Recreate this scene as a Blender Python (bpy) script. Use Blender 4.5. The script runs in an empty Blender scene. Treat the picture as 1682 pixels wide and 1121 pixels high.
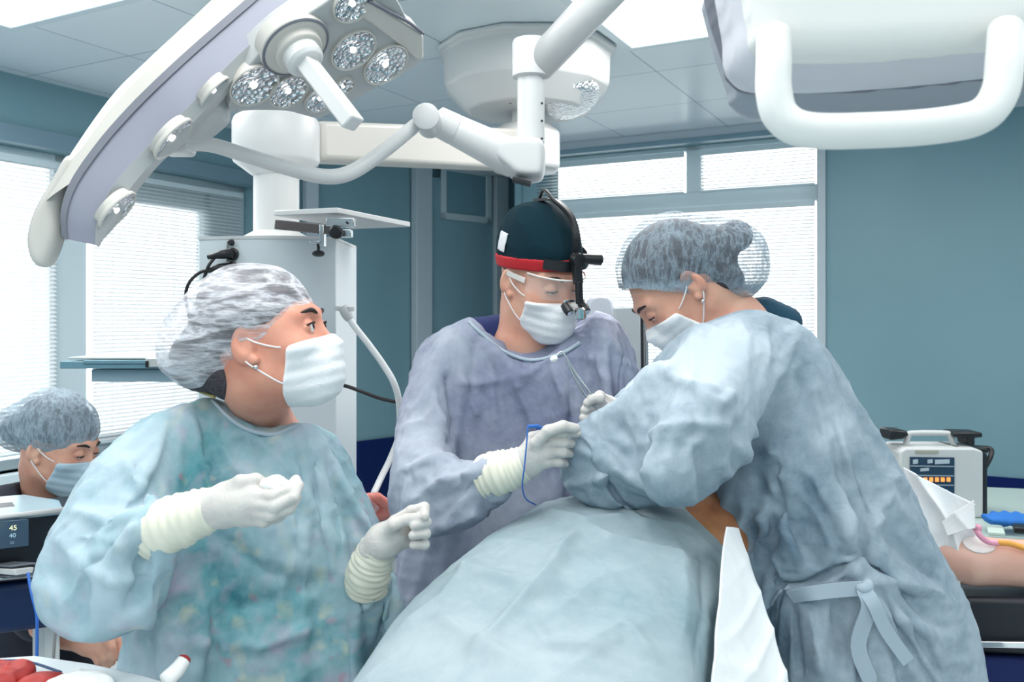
import bpy, math, random
import numpy as np
from mathutils import Vector, Matrix
random.seed(7)
S = bpy.context.scene
COL = S.collection
# ------------------------------------------------------------------ camera, exposure, daylight
F = 1442.0; HY = 520.0; EYE = 1.55
cam_d = bpy.data.cameras.new('camera'); cam = bpy.data.objects.new('camera', cam_d); COL.objects.link(cam)
cam.location = (0, 0, EYE); cam.rotation_euler = (math.pi/2, 0, 0)
cam_d.sensor_width = 36.0; cam_d.lens = F/1682*36; cam_d.shift_y = -(560.5-HY)/1682
cam_d.clip_start = 0.05
cam_d.dof.use_dof = True; cam_d.dof.focus_distance = 1.85; cam_d.dof.aperture_fstop = 7.0
S.camera = cam
S.view_settings.view_transform = 'Standard'; S.view_settings.look = 'None'
S.view_settings.gamma = 1.0; S.view_settings.use_curve_mapping = False
S.view_settings.exposure = 0.15
S.cycles.use_denoising = True
S.cycles.max_bounces = 8; S.cycles.diffuse_bounces = 4; S.cycles.transparent_max_bounces = 12
S.cycles.sample_clamp_indirect = 4.0
S.cycles.caustics_reflective = False; S.cycles.caustics_refractive = False
W = bpy.data.worlds.new('daylight'); S.world = W; W.use_nodes = True
bg = W.node_tree.nodes['Background']; bg.inputs[0].default_value = (0.97, 0.985, 1.0, 1); bg.inputs[1].default_value = 3.8

# room frame: a runs along the window wall, b along the left wall
U = Vector((.885, -.466, 0)); V_ = Vector((.466, .885, 0)); O_ = Vector((-3.567, 1.878, 0))
def R(a, b, z=0.0): return O_ + U*a + V_*b + Vector((0, 0, z))
RZ = math.atan2(-.466, .885)
CEIL = 2.70

def area(name, loc, rot, sx, sy, power, col=(1, 1, 1), spread=180):
    l = bpy.data.lights.new(name, 'AREA'); l.shape = 'RECTANGLE'; l.size = sx; l.size_y = sy
    l.energy = power; l.color = col; l.spread = math.radians(spread)
    o = bpy.data.objects.new(name, l); COL.objects.link(o); o.location = loc; o.rotation_euler = rot
    return o
PANELS = [(2.71, 2.37, 1.2, 1.2), (0.63, .98, 1.2, 1.2), (4.8, 2.37, 1.2, 1.2), (2.71, 0.3, 1.2, 1.2), (4.8, 0.3, 1.2, 1.2), (2.71, -1.7, 1.2, 1.2), (4.8, -1.7, 1.2, 1.2), (0.63, -1.2, 1.2, 1.2)]  # first two panels are in view; the others are added unseen for fill light
PANEL_POWER = [22, 28, 22, 15, 13, 22, 22, 20]
for (a, b, sa, sb), pw in zip(PANELS, PANEL_POWER):
    area('ceiling_panel_lamp', R(a+sa/2, b+sb/2, CEIL-.03), (0, 0, RZ), sa*.95, sb*.95, pw, (1, .985, .97))
# the operating lamp's own beam on the operating field
sp = bpy.data.lights.new('operating_beam', 'SPOT'); sp.energy = 75; sp.spot_size = math.radians(26); sp.spot_blend = .8; sp.shadow_soft_size = .14; sp.color = (1, .97, .93)
so = bpy.data.objects.new('operating_beam', sp); COL.objects.link(so); so.location = (.20, 2.45, 2.30)
so.rotation_euler = (Vector((.26, 1.72, 1.27))-so.location).to_track_quat('-Z', 'Y').to_euler()

def P(px, py, d):
    """world point seen at pixel (px, py) at distance d in front of the camera"""
    return Vector(((px-841)*d/F, d, EYE-(py-HY)*d/F))
def M(px, d): return px*d/F

# ------------------------------------------------------------------ naming and linking
def tag(o, label=None, cat=None, group=None, kind=None):
    if label: o['label'] = label
    if cat: o['category'] = cat
    if group: o['group'] = group
    if kind: o['kind'] = kind
    return o
def empty(name, loc, label, cat, group=None):
    o = bpy.data.objects.new(name, None); COL.objects.link(o); o.location = loc; o.empty_display_size = .05
    return tag(o, label, cat, group)
def link(name, me, mat, parent=None, smooth=True):
    if smooth: me.shade_smooth()
    if mat is not None: me.materials.append(mat)
    o = bpy.data.objects.new(name, me); COL.objects.link(o)
    if parent is not None:
        o.parent = parent; o.matrix_parent_inverse = Matrix.Translation(parent_world(parent)).inverted()
    return o
def parent_world(p):
    v = Vector(p.location)
    q = p
    if q.parent is not None: v = Vector((0, 0, 0)) + wl(q)
    return v
def wl(q):
    # all parts are built in world coordinates with identity world transforms
    return Vector((0, 0, 0))
def mesh_np(name, Vt, Q):
    me = bpy.data.meshes.new(name)
    n = len(Vt); m = len(Q); k = Q.shape[1]
    me.vertices.add(n); me.vertices.foreach_set('co', np.asarray(Vt, np.float32).ravel())
    me.loops.add(m*k); me.loops.foreach_set('vertex_index', np.asarray(Q, np.int32).ravel())
    me.polygons.add(m); me.polygons.foreach_set('loop_start', np.arange(0, m*k, k, dtype=np.int32))
    me.polygons.foreach_set('loop_total', np.full(m, k, np.int32))
    me.update(calc_edges=True); me.validate()
    return me
def mesh_py(name, vs, fs):
    me = bpy.data.meshes.new(name); me.from_pydata([tuple(v) for v in vs], [], fs); me.update(); return me

# ------------------------------------------------------------------ simple mesh builders (world coordinates)
class MB:
    def __init__(s): s.v = []; s.f = []
    def add(s, vs, fs):
        n = len(s.v); s.v += [tuple(v) for v in vs]; s.f += [tuple(i+n for i in f) for f in fs]; return s
    def box(s, c, size, mat=None):
        x, y, z = [q/2 for q in size]
        vs = [Vector(p) for p in ((-x,-y,-z),(x,-y,-z),(x,y,-z),(-x,y,-z),(-x,-y,z),(x,-y,z),(x,y,z),(-x,y,z))]
        mat = mat or Matrix.Identity(3)
        return s.add([mat @ v + Vector(c) for v in vs], [(0,3,2,1),(4,5,6,7),(0,1,5,4),(1,2,6,5),(2,3,7,6),(3,0,4,7)])
    def hexa(s, p):   # 8 corners: bottom loop 4, top loop 4
        return s.add(p, [(0,3,2,1),(4,5,6,7),(0,1,5,4),(1,2,6,5),(2,3,7,6),(3,0,4,7)])
    def bar(s, a, b, w, h, up=(0, 0, 1)):
        a = Vector(a); b = Vector(b); t = (b-a).normalized(); sd = t.cross(Vector(up)).normalized(); u = sd.cross(t).normalized()
        q = []
        for e in (a, b):
            q += [e-sd*w/2-u*h/2, e+sd*w/2-u*h/2, e+sd*w/2+u*h/2, e-sd*w/2+u*h/2]
        return s.add(q, [(0,3,2,1),(4,5,6,7),(0,1,5,4),(1,2,6,5),(2,3,7,6),(3,0,4,7)])
    def rings(s, rings, cap=True, closed=True):
        n = len(rings[0]); vs = [v for r in rings for v in r]; fs = []
        for i in range(len(rings)-1):
            for j in range(n if closed else n-1):
                fs.append((i*n+j, i*n+(j+1) % n, (i+1)*n+(j+1) % n, (i+1)*n+j))
        if cap and closed: fs.append(tuple(range(n))[::-1]); fs.append(tuple((len(rings)-1)*n+j for j in range(n)))
        return s.add(vs, fs)
    def tube(s, pts, r, n=12, spline=True, sub=6):
        pts = [Vector(p) for p in pts]
        rs = list(r) if hasattr(r, '__len__') else [r]*len(pts)
        if spline and len(pts) > 2: pts, rs = crom(pts, rs, sub)
        rings = []; up = None
        for i, p in enumerate(pts):
            t = (pts[min(i+1, len(pts)-1)]-pts[max(i-1, 0)]).normalized()
            if up is None: up = t.orthogonal().normalized()
            up = (up-t*up.dot(t)).normalized(); sd = t.cross(up)
            rings.append([p+(up*math.cos(2*math.pi*k/n)+sd*math.sin(2*math.pi*k/n))*rs[i] for k in range(n)])
        return s.rings(rings)
    def lathe(s, c, axis, prof, n=32, cap=True):
        """prof: (along axis, radius)"""
        c = Vector(c); t = Vector(axis).normalized(); up = t.orthogonal().normalized(); sd = t.cross(up)
        return s.rings([[c+t*h+(up*math.cos(2*math.pi*k/n)+sd*math.sin(2*math.pi*k/n))*max(rr, 1e-4) for k in range(n)] for h, rr in prof], cap=cap)
    def build(s, name, mat, parent=None, smooth=False, bevel=0, seg=2, angle=35):
        me = mesh_py(name, s.v, s.f)
        import bmesh
        bm = bmesh.new(); bm.from_mesh(me); bmesh.ops.recalc_face_normals(bm, faces=bm.faces); bm.to_mesh(me); bm.free()
        o = link(name, me, mat, parent, smooth=True)
        if not smooth: me.set_sharp_from_angle(angle=math.radians(angle))
        if bevel:
            b = o.modifiers.new('bevel', 'BEVEL'); b.width = bevel; b.segments = seg; b.limit_method = 'ANGLE'; b.angle_limit = math.radians(40); b.harden_normals = False
        return o
def crom(pts, rs, sub):
    P_ = [pts[0]*2-pts[1]]+pts+[pts[-1]*2-pts[-2]]; Rr = [rs[0]]+rs+[rs[-1]]
    out = []; ro = []
    for i in range(1, len(P_)-2):
        for k in range(sub):
            t = k/sub; a, b, c, d = P_[i-1], P_[i], P_[i+1], P_[i+2]
            out.append(.5*((2*b)+(c-a)*t+(2*a-5*b+4*c-d)*t*t+(3*b-a-3*c+d)*t**3)); ro.append(Rr[i]*(1-t)+Rr[i+1]*t)
    out.append(pts[-1]); ro.append(rs[-1]); return out, ro
def smooth_poly(pts, sub=4):
    """closed catmull-rom through 2D points"""
    n = len(pts); out = []
    for i in range(n):
        a, b, c, d = [np.array(pts[(i+k) % n], float) for k in (-1, 0, 1, 2)]
        for k in range(sub):
            t = k/sub; out.append(.5*((2*b)+(c-a)*t+(2*a-5*b+4*c-d)*t*t+(3*b-a-3*c+d)*t**3))
    return [tuple(p) for p in out]

# ------------------------------------------------------------------ solid modelling with distance fields
class G:
    def __init__(s, lo, hi, h):
        s.lo = np.array(lo, np.float32); s.h = h
        n = [int(math.ceil((hi[i]-lo[i])/h))+1 for i in range(3)]
        ax = [s.lo[i]+h*np.arange(n[i], dtype=np.float32) for i in range(3)]
        s.X, s.Y, s.Z = ax[0][:, None, None], ax[1][None, :, None], ax[2][None, None, :]
        s.n = n; s.ax = ax
    def cone(s, a, b, ra, rb=None):
        rb = ra if rb is None else rb
        a = np.array(a, np.float32); b = np.array(b, np.float32); d = b-a; L = float(d@d)+1e-9
        t = np.clip(((s.X-a[0])*d[0]+(s.Y-a[1])*d[1]+(s.Z-a[2])*d[2])/L, 0, 1)
        return np.sqrt((s.X-a[0]-t*d[0])**2+(s.Y-a[1]-t*d[1])**2+(s.Z-a[2]-t*d[2])**2)-(ra+(rb-ra)*t)
    def chain(s, pts, rs, k=0.0):
        f = None
        for i in range(len(pts)-1):
            g = s.cone(pts[i], pts[i+1], rs[i], rs[i+1]); f = g if f is None else (smin(f, g, k) if k else np.minimum(f, g))
        return f
    def ell(s, c, r, rot=None):
        c = np.array(c, np.float32); x, y, z = s.X-c[0], s.Y-c[1], s.Z-c[2]
        if rot is not None:
            m = np.array(rot, np.float32).T
            x, y, z = [m[i, 0]*x+m[i, 1]*y+m[i, 2]*z for i in range(3)]
        k0 = np.sqrt((x/r[0])**2+(y/r[1])**2+(z/r[2])**2); k1 = np.sqrt((x/r[0]**2)**2+(y/r[1]**2)**2+(z/r[2]**2)**2)+1e-6
        return k0*(k0-1)/k1
    def box(s, c, hf, r=0, rot=None):
        c = np.array(c, np.float32); x, y, z = s.X-c[0], s.Y-c[1], s.Z-c[2]
        if rot is not None:
            m = np.array(rot, np.float32).T
            x, y, z = [m[i, 0]*x+m[i, 1]*y+m[i, 2]*z for i in range(3)]
        x, y, z = [abs(q)-hf[i]+r for i, q in enumerate((x, y, z))]
        return np.sqrt(np.maximum(x, 0)**2+np.maximum(y, 0)**2+np.maximum(z, 0)**2)+np.minimum(np.maximum(np.maximum(x, y), z), 0)-r
    def plane(s, p, nrm):
        p = Vector(p); q = Vector(nrm).normalized(); return (s.X-p[0])*q[0]+(s.Y-p[1])*q[1]+(s.Z-p[2])*q[2]
    def pad(s, outline, d, T, Rr, depth=None, sm=4):
        """rounded solid with the given outline (photo pixels at distance d); T half thickness, Rr rounding; depth(x,z)->offset of the middle"""
        pts = smooth_poly(outline, sm) if sm else outline
        xy = np.array([((p[0]-841)*d/F, EYE-(p[1]-HY)*d/F) for p in pts], np.float32)
        x = s.ax[0][:, None]; z = s.ax[2][None, :]
        dm = np.full((s.n[0], s.n[2]), 1e9, np.float32); ins = np.zeros_like(dm, bool)
        for i in range(len(xy)):
            a = xy[i]; b = xy[(i+1) % len(xy)]; e = b-a
            t = np.clip(((x-a[0])*e[0]+(z-a[1])*e[1])/(float(e@e)+1e-12), 0, 1)
            dm = np.minimum(dm, (x-a[0]-t*e[0])**2+(z-a[1]-t*e[1])**2)
            c = ((a[1] > z) != (b[1] > z)) & (x < (b[0]-a[0])*(z-a[1])/((b[1]-a[1]) if abs(b[1]-a[1]) > 1e-9 else 1e-9)+a[0])
            ins ^= c
        dm = np.sqrt(dm); sd = np.where(ins, -dm, dm)
        q = np.clip(-sd/Rr, 0, 1); th = T*np.sqrt(1-(1-q)**2)
        yc = d if depth is None else d+depth(x, z)
        if not np.isscalar(yc): yc = np.broadcast_to(yc, sd.shape)[:, None, :]
        dy = abs(s.Y-yc)-th[:, None, :]
        sd3 = sd[:, None, :]
        out = np.where(sd3 > 0, np.sqrt(sd3**2+np.maximum(dy, 0)**2), np.maximum(dy*.75, sd3*.9))
        return out.astype(np.float32)
    def mesh(s, f):
        f = np.broadcast_to(f, s.n).astype(np.float32)
        inside = f < 0
        nx, ny, nz = [q-1 for q in s.n]
        cnt = np.zeros((nx, ny, nz), np.uint8)
        for i in (0, 1):
            for j in (0, 1):
                for k in (0, 1): cnt += inside[i:i+nx, j:j+ny, k:k+nz]
        act = (cnt > 0) & (cnt < 8)
        I, J, K = np.nonzero(act)
        idx = np.full((nx, ny, nz), -1, np.int64); idx[I, J, K] = np.arange(len(I))
        acc = np.zeros((len(I), 3), np.float32); w = np.zeros(len(I), np.float32)
        c = [(0,0,0),(1,0,0),(0,1,0),(1,1,0),(0,0,1),(1,0,1),(0,1,1),(1,1,1)]
        val = [f[I+q[0], J+q[1], K+q[2]] for q in c]
        for a in range(8):
            for b in range(a+1, 8):
                if sum(abs(c[a][t]-c[b][t]) for t in range(3)) != 1: continue
                m = (val[a] < 0) != (val[b] < 0)
                t = np.where(m, val[a]/np.where(m, val[a]-val[b], 1), 0)
                p = np.array(c[a], np.float32)[None]+t[:, None]*np.array([c[b][q]-c[a][q] for q in range(3)], np.float32)[None]
                acc += np.where(m[:, None], p, 0); w += m
        Vt = (acc/w[:, None]+np.stack([I, J, K], 1))*s.h+s.lo
        Q = []
        for ax in range(3):
            sl = [slice(1, s.n[q]-1) for q in range(3)]; sl[ax] = slice(0, s.n[ax]-1)
            sl2 = list(sl); sl2[ax] = slice(1, s.n[ax])
            a = inside[tuple(sl)]; b = inside[tuple(sl2)]
            E = np.stack(np.nonzero(a != b), 1); off = np.array([1, 1, 1]); off[ax] = 0; sg = a[E[:, 0], E[:, 1], E[:, 2]]
            E = E+off; u, v = [(1, 2), (2, 0), (0, 1)][ax]
            def cell(du, dv):
                c_ = E.copy(); c_[:, u] += du; c_[:, v] += dv; return idx[c_[:, 0], c_[:, 1], c_[:, 2]]
            q = np.stack([cell(-1, -1), cell(0, -1), cell(0, 0), cell(-1, 0)], 1)
            q = np.where(sg[:, None], q, q[:, ::-1]); Q.append(q)
        return Vt, np.concatenate(Q)
def smin(a, b, k):
    h = np.maximum(k-abs(a-b), 0)/k; return np.minimum(a, b)-h*h*k*.25
def smax(a, b, k): return -smin(-a, -b, k)
def vnormals(Vt, Q):
    a, b, c, d = Vt[Q[:, 0]], Vt[Q[:, 1]], Vt[Q[:, 2]], Vt[Q[:, 3]]
    n = np.cross(c-a, d-b); N = np.zeros_like(Vt)
    for k in range(4):
        for q in range(3): N[:, q] += np.bincount(Q[:, k], n[:, q], len(Vt)).astype(Vt.dtype)
    return N/(np.linalg.norm(N, axis=1, keepdims=True)+1e-9)
def relax(Vt, Q, it=1, lam=.5):
    e = np.concatenate([Q[:, [0, 1]], Q[:, [1, 2]], Q[:, [2, 3]], Q[:, [3, 0]]])
    deg = np.bincount(e.ravel(), minlength=len(Vt)).astype(np.float32)+1e-9
    for _ in range(it):
        A = np.stack([np.bincount(e[:, 0], Vt[e[:, 1], q], len(Vt))+np.bincount(e[:, 1], Vt[e[:, 0], q], len(Vt)) for q in range(3)], 1)
        Vt = (Vt+lam*(A/deg[:, None]-Vt)).astype(np.float32)
    return Vt
_rng = np.random.RandomState(5); _lat = _rng.rand(32, 32, 32).astype(np.float32)
def vnoise(p):
    i = np.floor(p).astype(int); t = p-i; t = t*t*(3-2*t); r = 0
    for a in (0, 1):
        for b in (0, 1):
            for c in (0, 1):
                w = (t[:, 0] if a else 1-t[:, 0])*(t[:, 1] if b else 1-t[:, 1])*(t[:, 2] if c else 1-t[:, 2])
                r = r+w*_lat[(i[:, 0]+a) % 32, (i[:, 1]+b) % 32, (i[:, 2]+c) % 32]
    return r
def proj(Vt):
    return 841+F*Vt[:, 0]/Vt[:, 1], HY-F*(Vt[:, 2]-EYE)/Vt[:, 1]
class Surf:
    """a meshed solid that can be creased, then linked as an object"""
    def __init__(s, grid, f, it=1):
        s.V, s.Q = grid.mesh(f)
        if it: s.V = relax(s.V, s.Q, it)
        s.N = vnormals(s.V, s.Q); s.tone = None
    def hit(s, px, py):
        x, y = proj(s.V); dd = (x-px)**2+(y-py)**2+s.V[:, 1]*0
        fr = s.N[:, 1]*1+s.N[:, 0]*s.V[:, 0]/s.V[:, 1] < .1
        m = np.where(fr, dd, 1e9); r = 9.0
        while True:
            ok = m < r*r
            if ok.any(): break
            r *= 1.6
            if r > 400: return s.V[np.argmin(dd)]
        ids = np.nonzero(ok)[0]; return s.V[ids[np.argmin(s.V[ids, 1])]]
    def crease(s, lines):
        """lines: (points in photo pixels, width m, height m); traced onto the cloth, then raised or sunk in 3D"""
        D = np.zeros(len(s.V), np.float32)
        for pts, w, amp in lines:
            p3 = [s.hit(*p) for p in pts]
            best = np.full(len(s.V), 1e9, np.float32); tt = np.zeros(len(s.V), np.float32); n = len(p3)-1
            for i in range(n):
                a, b = p3[i], p3[i+1]; e = b-a
                t = np.clip(((s.V-a)@e)/(float(e@e)+1e-9), 0, 1); dd = np.linalg.norm(s.V-a-t[:, None]*e, axis=1)
                m = dd < best; best = np.where(m, dd, best); tt = np.where(m, (i+t)/n, tt)
            fade = np.clip(np.minimum(tt, 1-tt)*5+.15, 0, 1)
            q = best/w
            D += 1.5*amp*fade*(np.exp(-q*1.6)*.6+np.exp(-q*q)*.4)
        s.V = s.V+s.N*D[:, None]; s.N = vnormals(s.V, s.Q); return s
    def crumple(s, amp, scale, aniso=(1, 1, 1), seed=0, ridge=True):
        p = s.V*np.array(aniso, np.float32)*scale+seed*3.7
        wv = np.stack([vnoise(p*.6+11), vnoise(p*.6+23), vnoise(p*.6+37)], 1)*1.6
        n = vnoise(p+wv); n = (1-abs(2*n-1))**2 if ridge else n
        n2 = vnoise(p*2.1+wv+5); n2 = (1-abs(2*n2-1))**2 if ridge else n2
        s.V = s.V+s.N*((n-.4+.45*(n2-.4))*amp)[:, None]; s.N = vnormals(s.V, s.Q); return s
    def folds(s, amp, freq, dirs, seed=0, sharp=3.0):
        """long straight sharp creases running across the given directions"""
        D = np.zeros(len(s.V), np.float32)
        for i, k in enumerate(dirs):
            k = np.array(k, np.float32); k = k/np.linalg.norm(k); q = s.V
            ph = (q @ k)*freq*(1+.13*i)+1.3*vnoise(q*3.2+seed+i*7.1)+.25*vnoise(q*11+seed+i*3.3)
            fr = ph-np.floor(ph); rd = (1-abs(2*fr-1))**sharp
            mk = np.clip((vnoise(q*4.5+seed*1.7+i*5.9)-.38)*4, 0, 1)
            cell = vnoise(np.stack([np.floor(ph)*7.3+i, np.floor(ph)*3.1+seed, np.floor(ph)*1.7], 1)); D += (rd-.25)*mk*(.35+1.1*cell)
        s.V = s.V+s.N*(D*amp)[:, None]; s.N = vnormals(s.V, s.Q); return s
    def paint(s, base, blobs, nz=.0):
        """tone 0..1 per point: blobs (px, py, radius m, value) on the surface"""
        t = np.full(len(s.V), base, np.float32)
        for px, py, r, v in blobs:
            c = s.hit(px, py); w = np.exp(-(np.linalg.norm(s.V-c, axis=1)/r)**2); t = t*(1-w)+v*w
        if nz: t = t+nz*(vnoise(s.V*14)-.5)
        s.tone = np.clip(t, 0, 1); return s
    def link(s, name, mat, parent=None, decimate=None):
        me = mesh_np(name, s.V, s.Q)
        if s.tone is not None:
            at = me.attributes.new('tone', 'FLOAT', 'POINT'); at.data.foreach_set('value', s.tone.astype(np.float32))
        return link(name, me, mat, parent)

def drape_cloth(grid_fn, field_fn, h, gap=.026, zcut=None, seed=0, **kw):
    """let a gown fall: the coarse cloth shell is simulated over the body inside it, then returned as a fine surface"""
    g = grid_fn(h); f = field_fn(g); V1, Q1 = g.mesh(f); V1 = relax(V1, Q1, 2)
    gb = grid_fn(h*1.4); Vb, Qb = gb.mesh(field_fn(gb)+gap)
    if zcut is not None:
        keep = V1[Q1][:, :, 2].min(1) > zcut; Q1 = Q1[keep]; used = np.unique(Q1); rm = np.full(len(V1), -1); rm[used] = np.arange(len(used)); Q1 = rm[Q1]; V1 = V1[used]
    N = vnormals(V1, Q1); V1 = V1+N*((vnoise(V1*13+seed)+.5*vnoise(V1*29+seed)-.75)*.006)[:, None]
    return sim_cloth(V1.astype(np.float32), Q1, relax(Vb, Qb, 2), Qb, **kw)
def sim_cloth(V1, Q1, Vb, Qb, frames=34, grow=.08, pins=(), bend=.5, tens=20, mass=.25, pinmask=None, fric=6):
    sf = Sheet(V1, Q1)
    co = bpy.data.objects.new('tmp_body', mesh_np('tmp_body', Vb, Qb)); COL.objects.link(co); co.modifiers.new('c', 'COLLISION'); co.collision.thickness_outer = .003; co.collision.cloth_friction = fric
    me = mesh_np('tmp_cloth', V1, Q1); o = bpy.data.objects.new('tmp_cloth', me); COL.objects.link(o)
    vg = o.vertex_groups.new(name='pin'); w = np.zeros(len(V1)) if pinmask is None else pinmask
    for (px, py, r) in pins:
        c = sf.hit(px, py); w = np.maximum(w, np.clip(1.6-np.linalg.norm(V1-c, axis=1)/r, 0, 1))
    for i in np.nonzero(w > .02)[0]: vg.add([int(i)], float(w[i]), 'REPLACE')
    m = o.modifiers.new('cloth', 'CLOTH'); st = m.settings; st.quality = 5; st.mass = mass; st.tension_stiffness = tens; st.compression_stiffness = tens; st.shear_stiffness = tens*.4; st.bending_stiffness = bend
    st.tension_damping = 8; st.compression_damping = 8; st.shear_damping = 8; st.bending_damping = .5; st.air_damping = 2
    st.vertex_group_mass = 'pin'; st.pin_stiffness = 2; st.shrink_min = -grow; st.shrink_max = -grow
    m.collision_settings.collision_quality = 2; m.collision_settings.distance_min = .004; m.collision_settings.use_self_collision = False
    m.point_cache.frame_start = 1; m.point_cache.frame_end = frames+2
    for fr_ in range(1, frames+1): S.frame_set(fr_)
    dg = bpy.context.evaluated_depsgraph_get(); ev = o.evaluated_get(dg).to_mesh(); X = np.zeros(len(ev.vertices)*3, np.float32); ev.vertices.foreach_get('co', X); X = X.reshape(-1, 3)
    bpy.data.objects.remove(o); bpy.data.objects.remove(co); S.frame_set(1)
    if not np.isfinite(X).all() or abs(X-V1).max() > .6: X = V1
    me2 = mesh_np('tmp_fine', X, Q1); o2 = bpy.data.objects.new('tmp_fine', me2); COL.objects.link(o2); sm = o2.modifiers.new('s', 'SUBSURF'); sm.levels = 1
    dg = bpy.context.evaluated_depsgraph_get(); ev = o2.evaluated_get(dg).to_mesh(); Y = np.zeros(len(ev.vertices)*3, np.float32); ev.vertices.foreach_get('co', Y); Q2 = np.zeros(len(ev.loops), np.int32); ev.loops.foreach_get('vertex_index', Q2)
    bpy.data.objects.remove(o2); return Sheet(Y.reshape(-1, 3), Q2.reshape(-1, 4))
class Sheet(Surf):
    def __init__(s, V1, Q1): s.V, s.Q = V1, Q1; s.N = vnormals(V1, Q1); s.tone = None
# ------------------------------------------------------------------ materials
def sr(r, g, b):
    f = lambda c: (c/255/12.92) if c/255 <= .04045 else ((c/255+.055)/1.055)**2.4
    return (f(r), f(g), f(b), 1)
def mat(name, col, rough=.5, metal=0, spec=.5, **kw):
    m = bpy.data.materials.new(name); m.use_nodes = True; b = m.node_tree.nodes['Principled BSDF']
    b.inputs['Base Color'].default_value = col; b.inputs['Roughness'].default_value = rough; b.inputs['Metallic'].default_value = metal
    b.inputs['Specular IOR Level'].default_value = spec
    for k, v in kw.items(): b.inputs[k.replace('_', ' ')].default_value = v
    return m
def nodes(m): return m.node_tree.nodes, m.node_tree.links, m.node_tree.nodes['Principled BSDF']
def noise(n, l, scale, detail=3, vec=None, rough=.5, dist=0):
    q = n.new('ShaderNodeTexNoise'); q.inputs['Scale'].default_value = scale; q.inputs['Detail'].default_value = detail; q.inputs['Roughness'].default_value = rough; q.inputs['Distortion'].default_value = dist
    if vec is not None: l.new(vec, q.inputs['Vector'])
    return q.outputs['Fac']
def coord(n, l, scale=(1, 1, 1), rot=(0, 0, 0), kind='Object'):
    t = n.new('ShaderNodeTexCoord'); mp = n.new('ShaderNodeMapping'); mp.inputs['Scale'].default_value = scale; mp.inputs['Rotation'].default_value = rot
    l.new(t.outputs[kind], mp.inputs['Vector']); return mp.outputs['Vector']
def mixc(n, l, fac, a, b, mode='MIX'):
    q = n.new('ShaderNodeMix'); q.data_type = 'RGBA'; q.blend_type = mode
    for i, v in (('Factor', fac), ('A', a), ('B', b)):
        s = [x for x in q.inputs if x.name == i and (x.type == ('VALUE' if i == 'Factor' else 'RGBA'))][0]
        if isinstance(v, (int, float)): s.default_value = v
        elif isinstance(v, tuple): s.default_value = v
        else: l.new(v, s)
    return [x for x in q.outputs if x.type == 'RGBA'][0]
def ramp(n, l, fac, stops):
    q = n.new('ShaderNodeValToRGB'); l.new(fac, q.inputs[0]); e = q.color_ramp.elements
    while len(e) < len(stops): e.new(.5)
    for i, (p, c) in enumerate(stops): e[i].position = p; e[i].color = c if isinstance(c, tuple) else (c, c, c, 1)
    return q.outputs[0]
def math_(n, l, op, a, b=None, c=None):
    q = n.new('ShaderNodeMath'); q.operation = op
    for i, v in enumerate((a, b, c)):
        if v is None: continue
        if isinstance(v, (int, float)): q.inputs[i].default_value = v
        else: l.new(v, q.inputs[i])
    return q.outputs[0]
def bump(n, l, b, h, strength, dist=.01, prev=None):
    q = n.new('ShaderNodeBump'); q.inputs['Strength'].default_value = strength; q.inputs['Distance'].default_value = dist; l.new(h, q.inputs['Height'])
    if prev is not None: l.new(prev, q.inputs['Normal'])
    l.new(q.outputs[0], b.inputs['Normal']); return q.outputs[0]
WHITE = mat('white_enamel', sr(214, 215, 214), .35)
WARM = mat('warm_white_plastic', sr(204, 201, 194), .4)
COOLGREY = mat('cool_grey_plastic', sr(134, 138, 152), .5)
GREYP = mat('light_grey_plastic', sr(184, 187, 187), .45)
GASKET = mat('grey_gasket', sr(110, 114, 125), .6)
BLACK = mat('black_plastic', sr(22, 24, 28), .4)
DARK = mat('dark_housing', sr(30, 34, 42), .35)
STEEL = mat('brushed_steel', sr(205, 208, 210), .25, 1)
CHROME = mat('chrome', sr(225, 228, 230), .1, 1)
BLUEC = mat('blue_plastic', sr(45, 105, 185), .4)
def make_glass(name, tint=(1, 1, 1, 1), rough=0.0, gloss=.08):
    m = bpy.data.materials.new(name); m.use_nodes = True; n = m.node_tree.nodes; l = m.node_tree.links; n.remove(n['Principled BSDF'])
    t = n.new('ShaderNodeBsdfTransparent'); t.inputs[0].default_value = tint; g = n.new('ShaderNodeBsdfGlossy'); g.inputs['Roughness'].default_value = rough
    f = n.new('ShaderNodeFresnel'); f.inputs[0].default_value = 1.45; mx = n.new('ShaderNodeMixShader')
    l.new(f.outputs[0], mx.inputs[0]); l.new(t.outputs[0], mx.inputs[1]); l.new(g.outputs[0], mx.inputs[2]); l.new(mx.outputs[0], n['Material Output'].inputs[0]); return m
def film(name, a, tint=(1, 1, 1, 1)):
    m = bpy.data.materials.new(name); m.use_nodes = True; n = m.node_tree.nodes; l = m.node_tree.links; b = n['Principled BSDF']; b.inputs['Base Color'].default_value = tint; b.inputs['Roughness'].default_value = .08; b.inputs['Alpha'].default_value = a; return m
GLASS = make_glass('clear_glass', (.97, .985, .98, 1))
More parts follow.
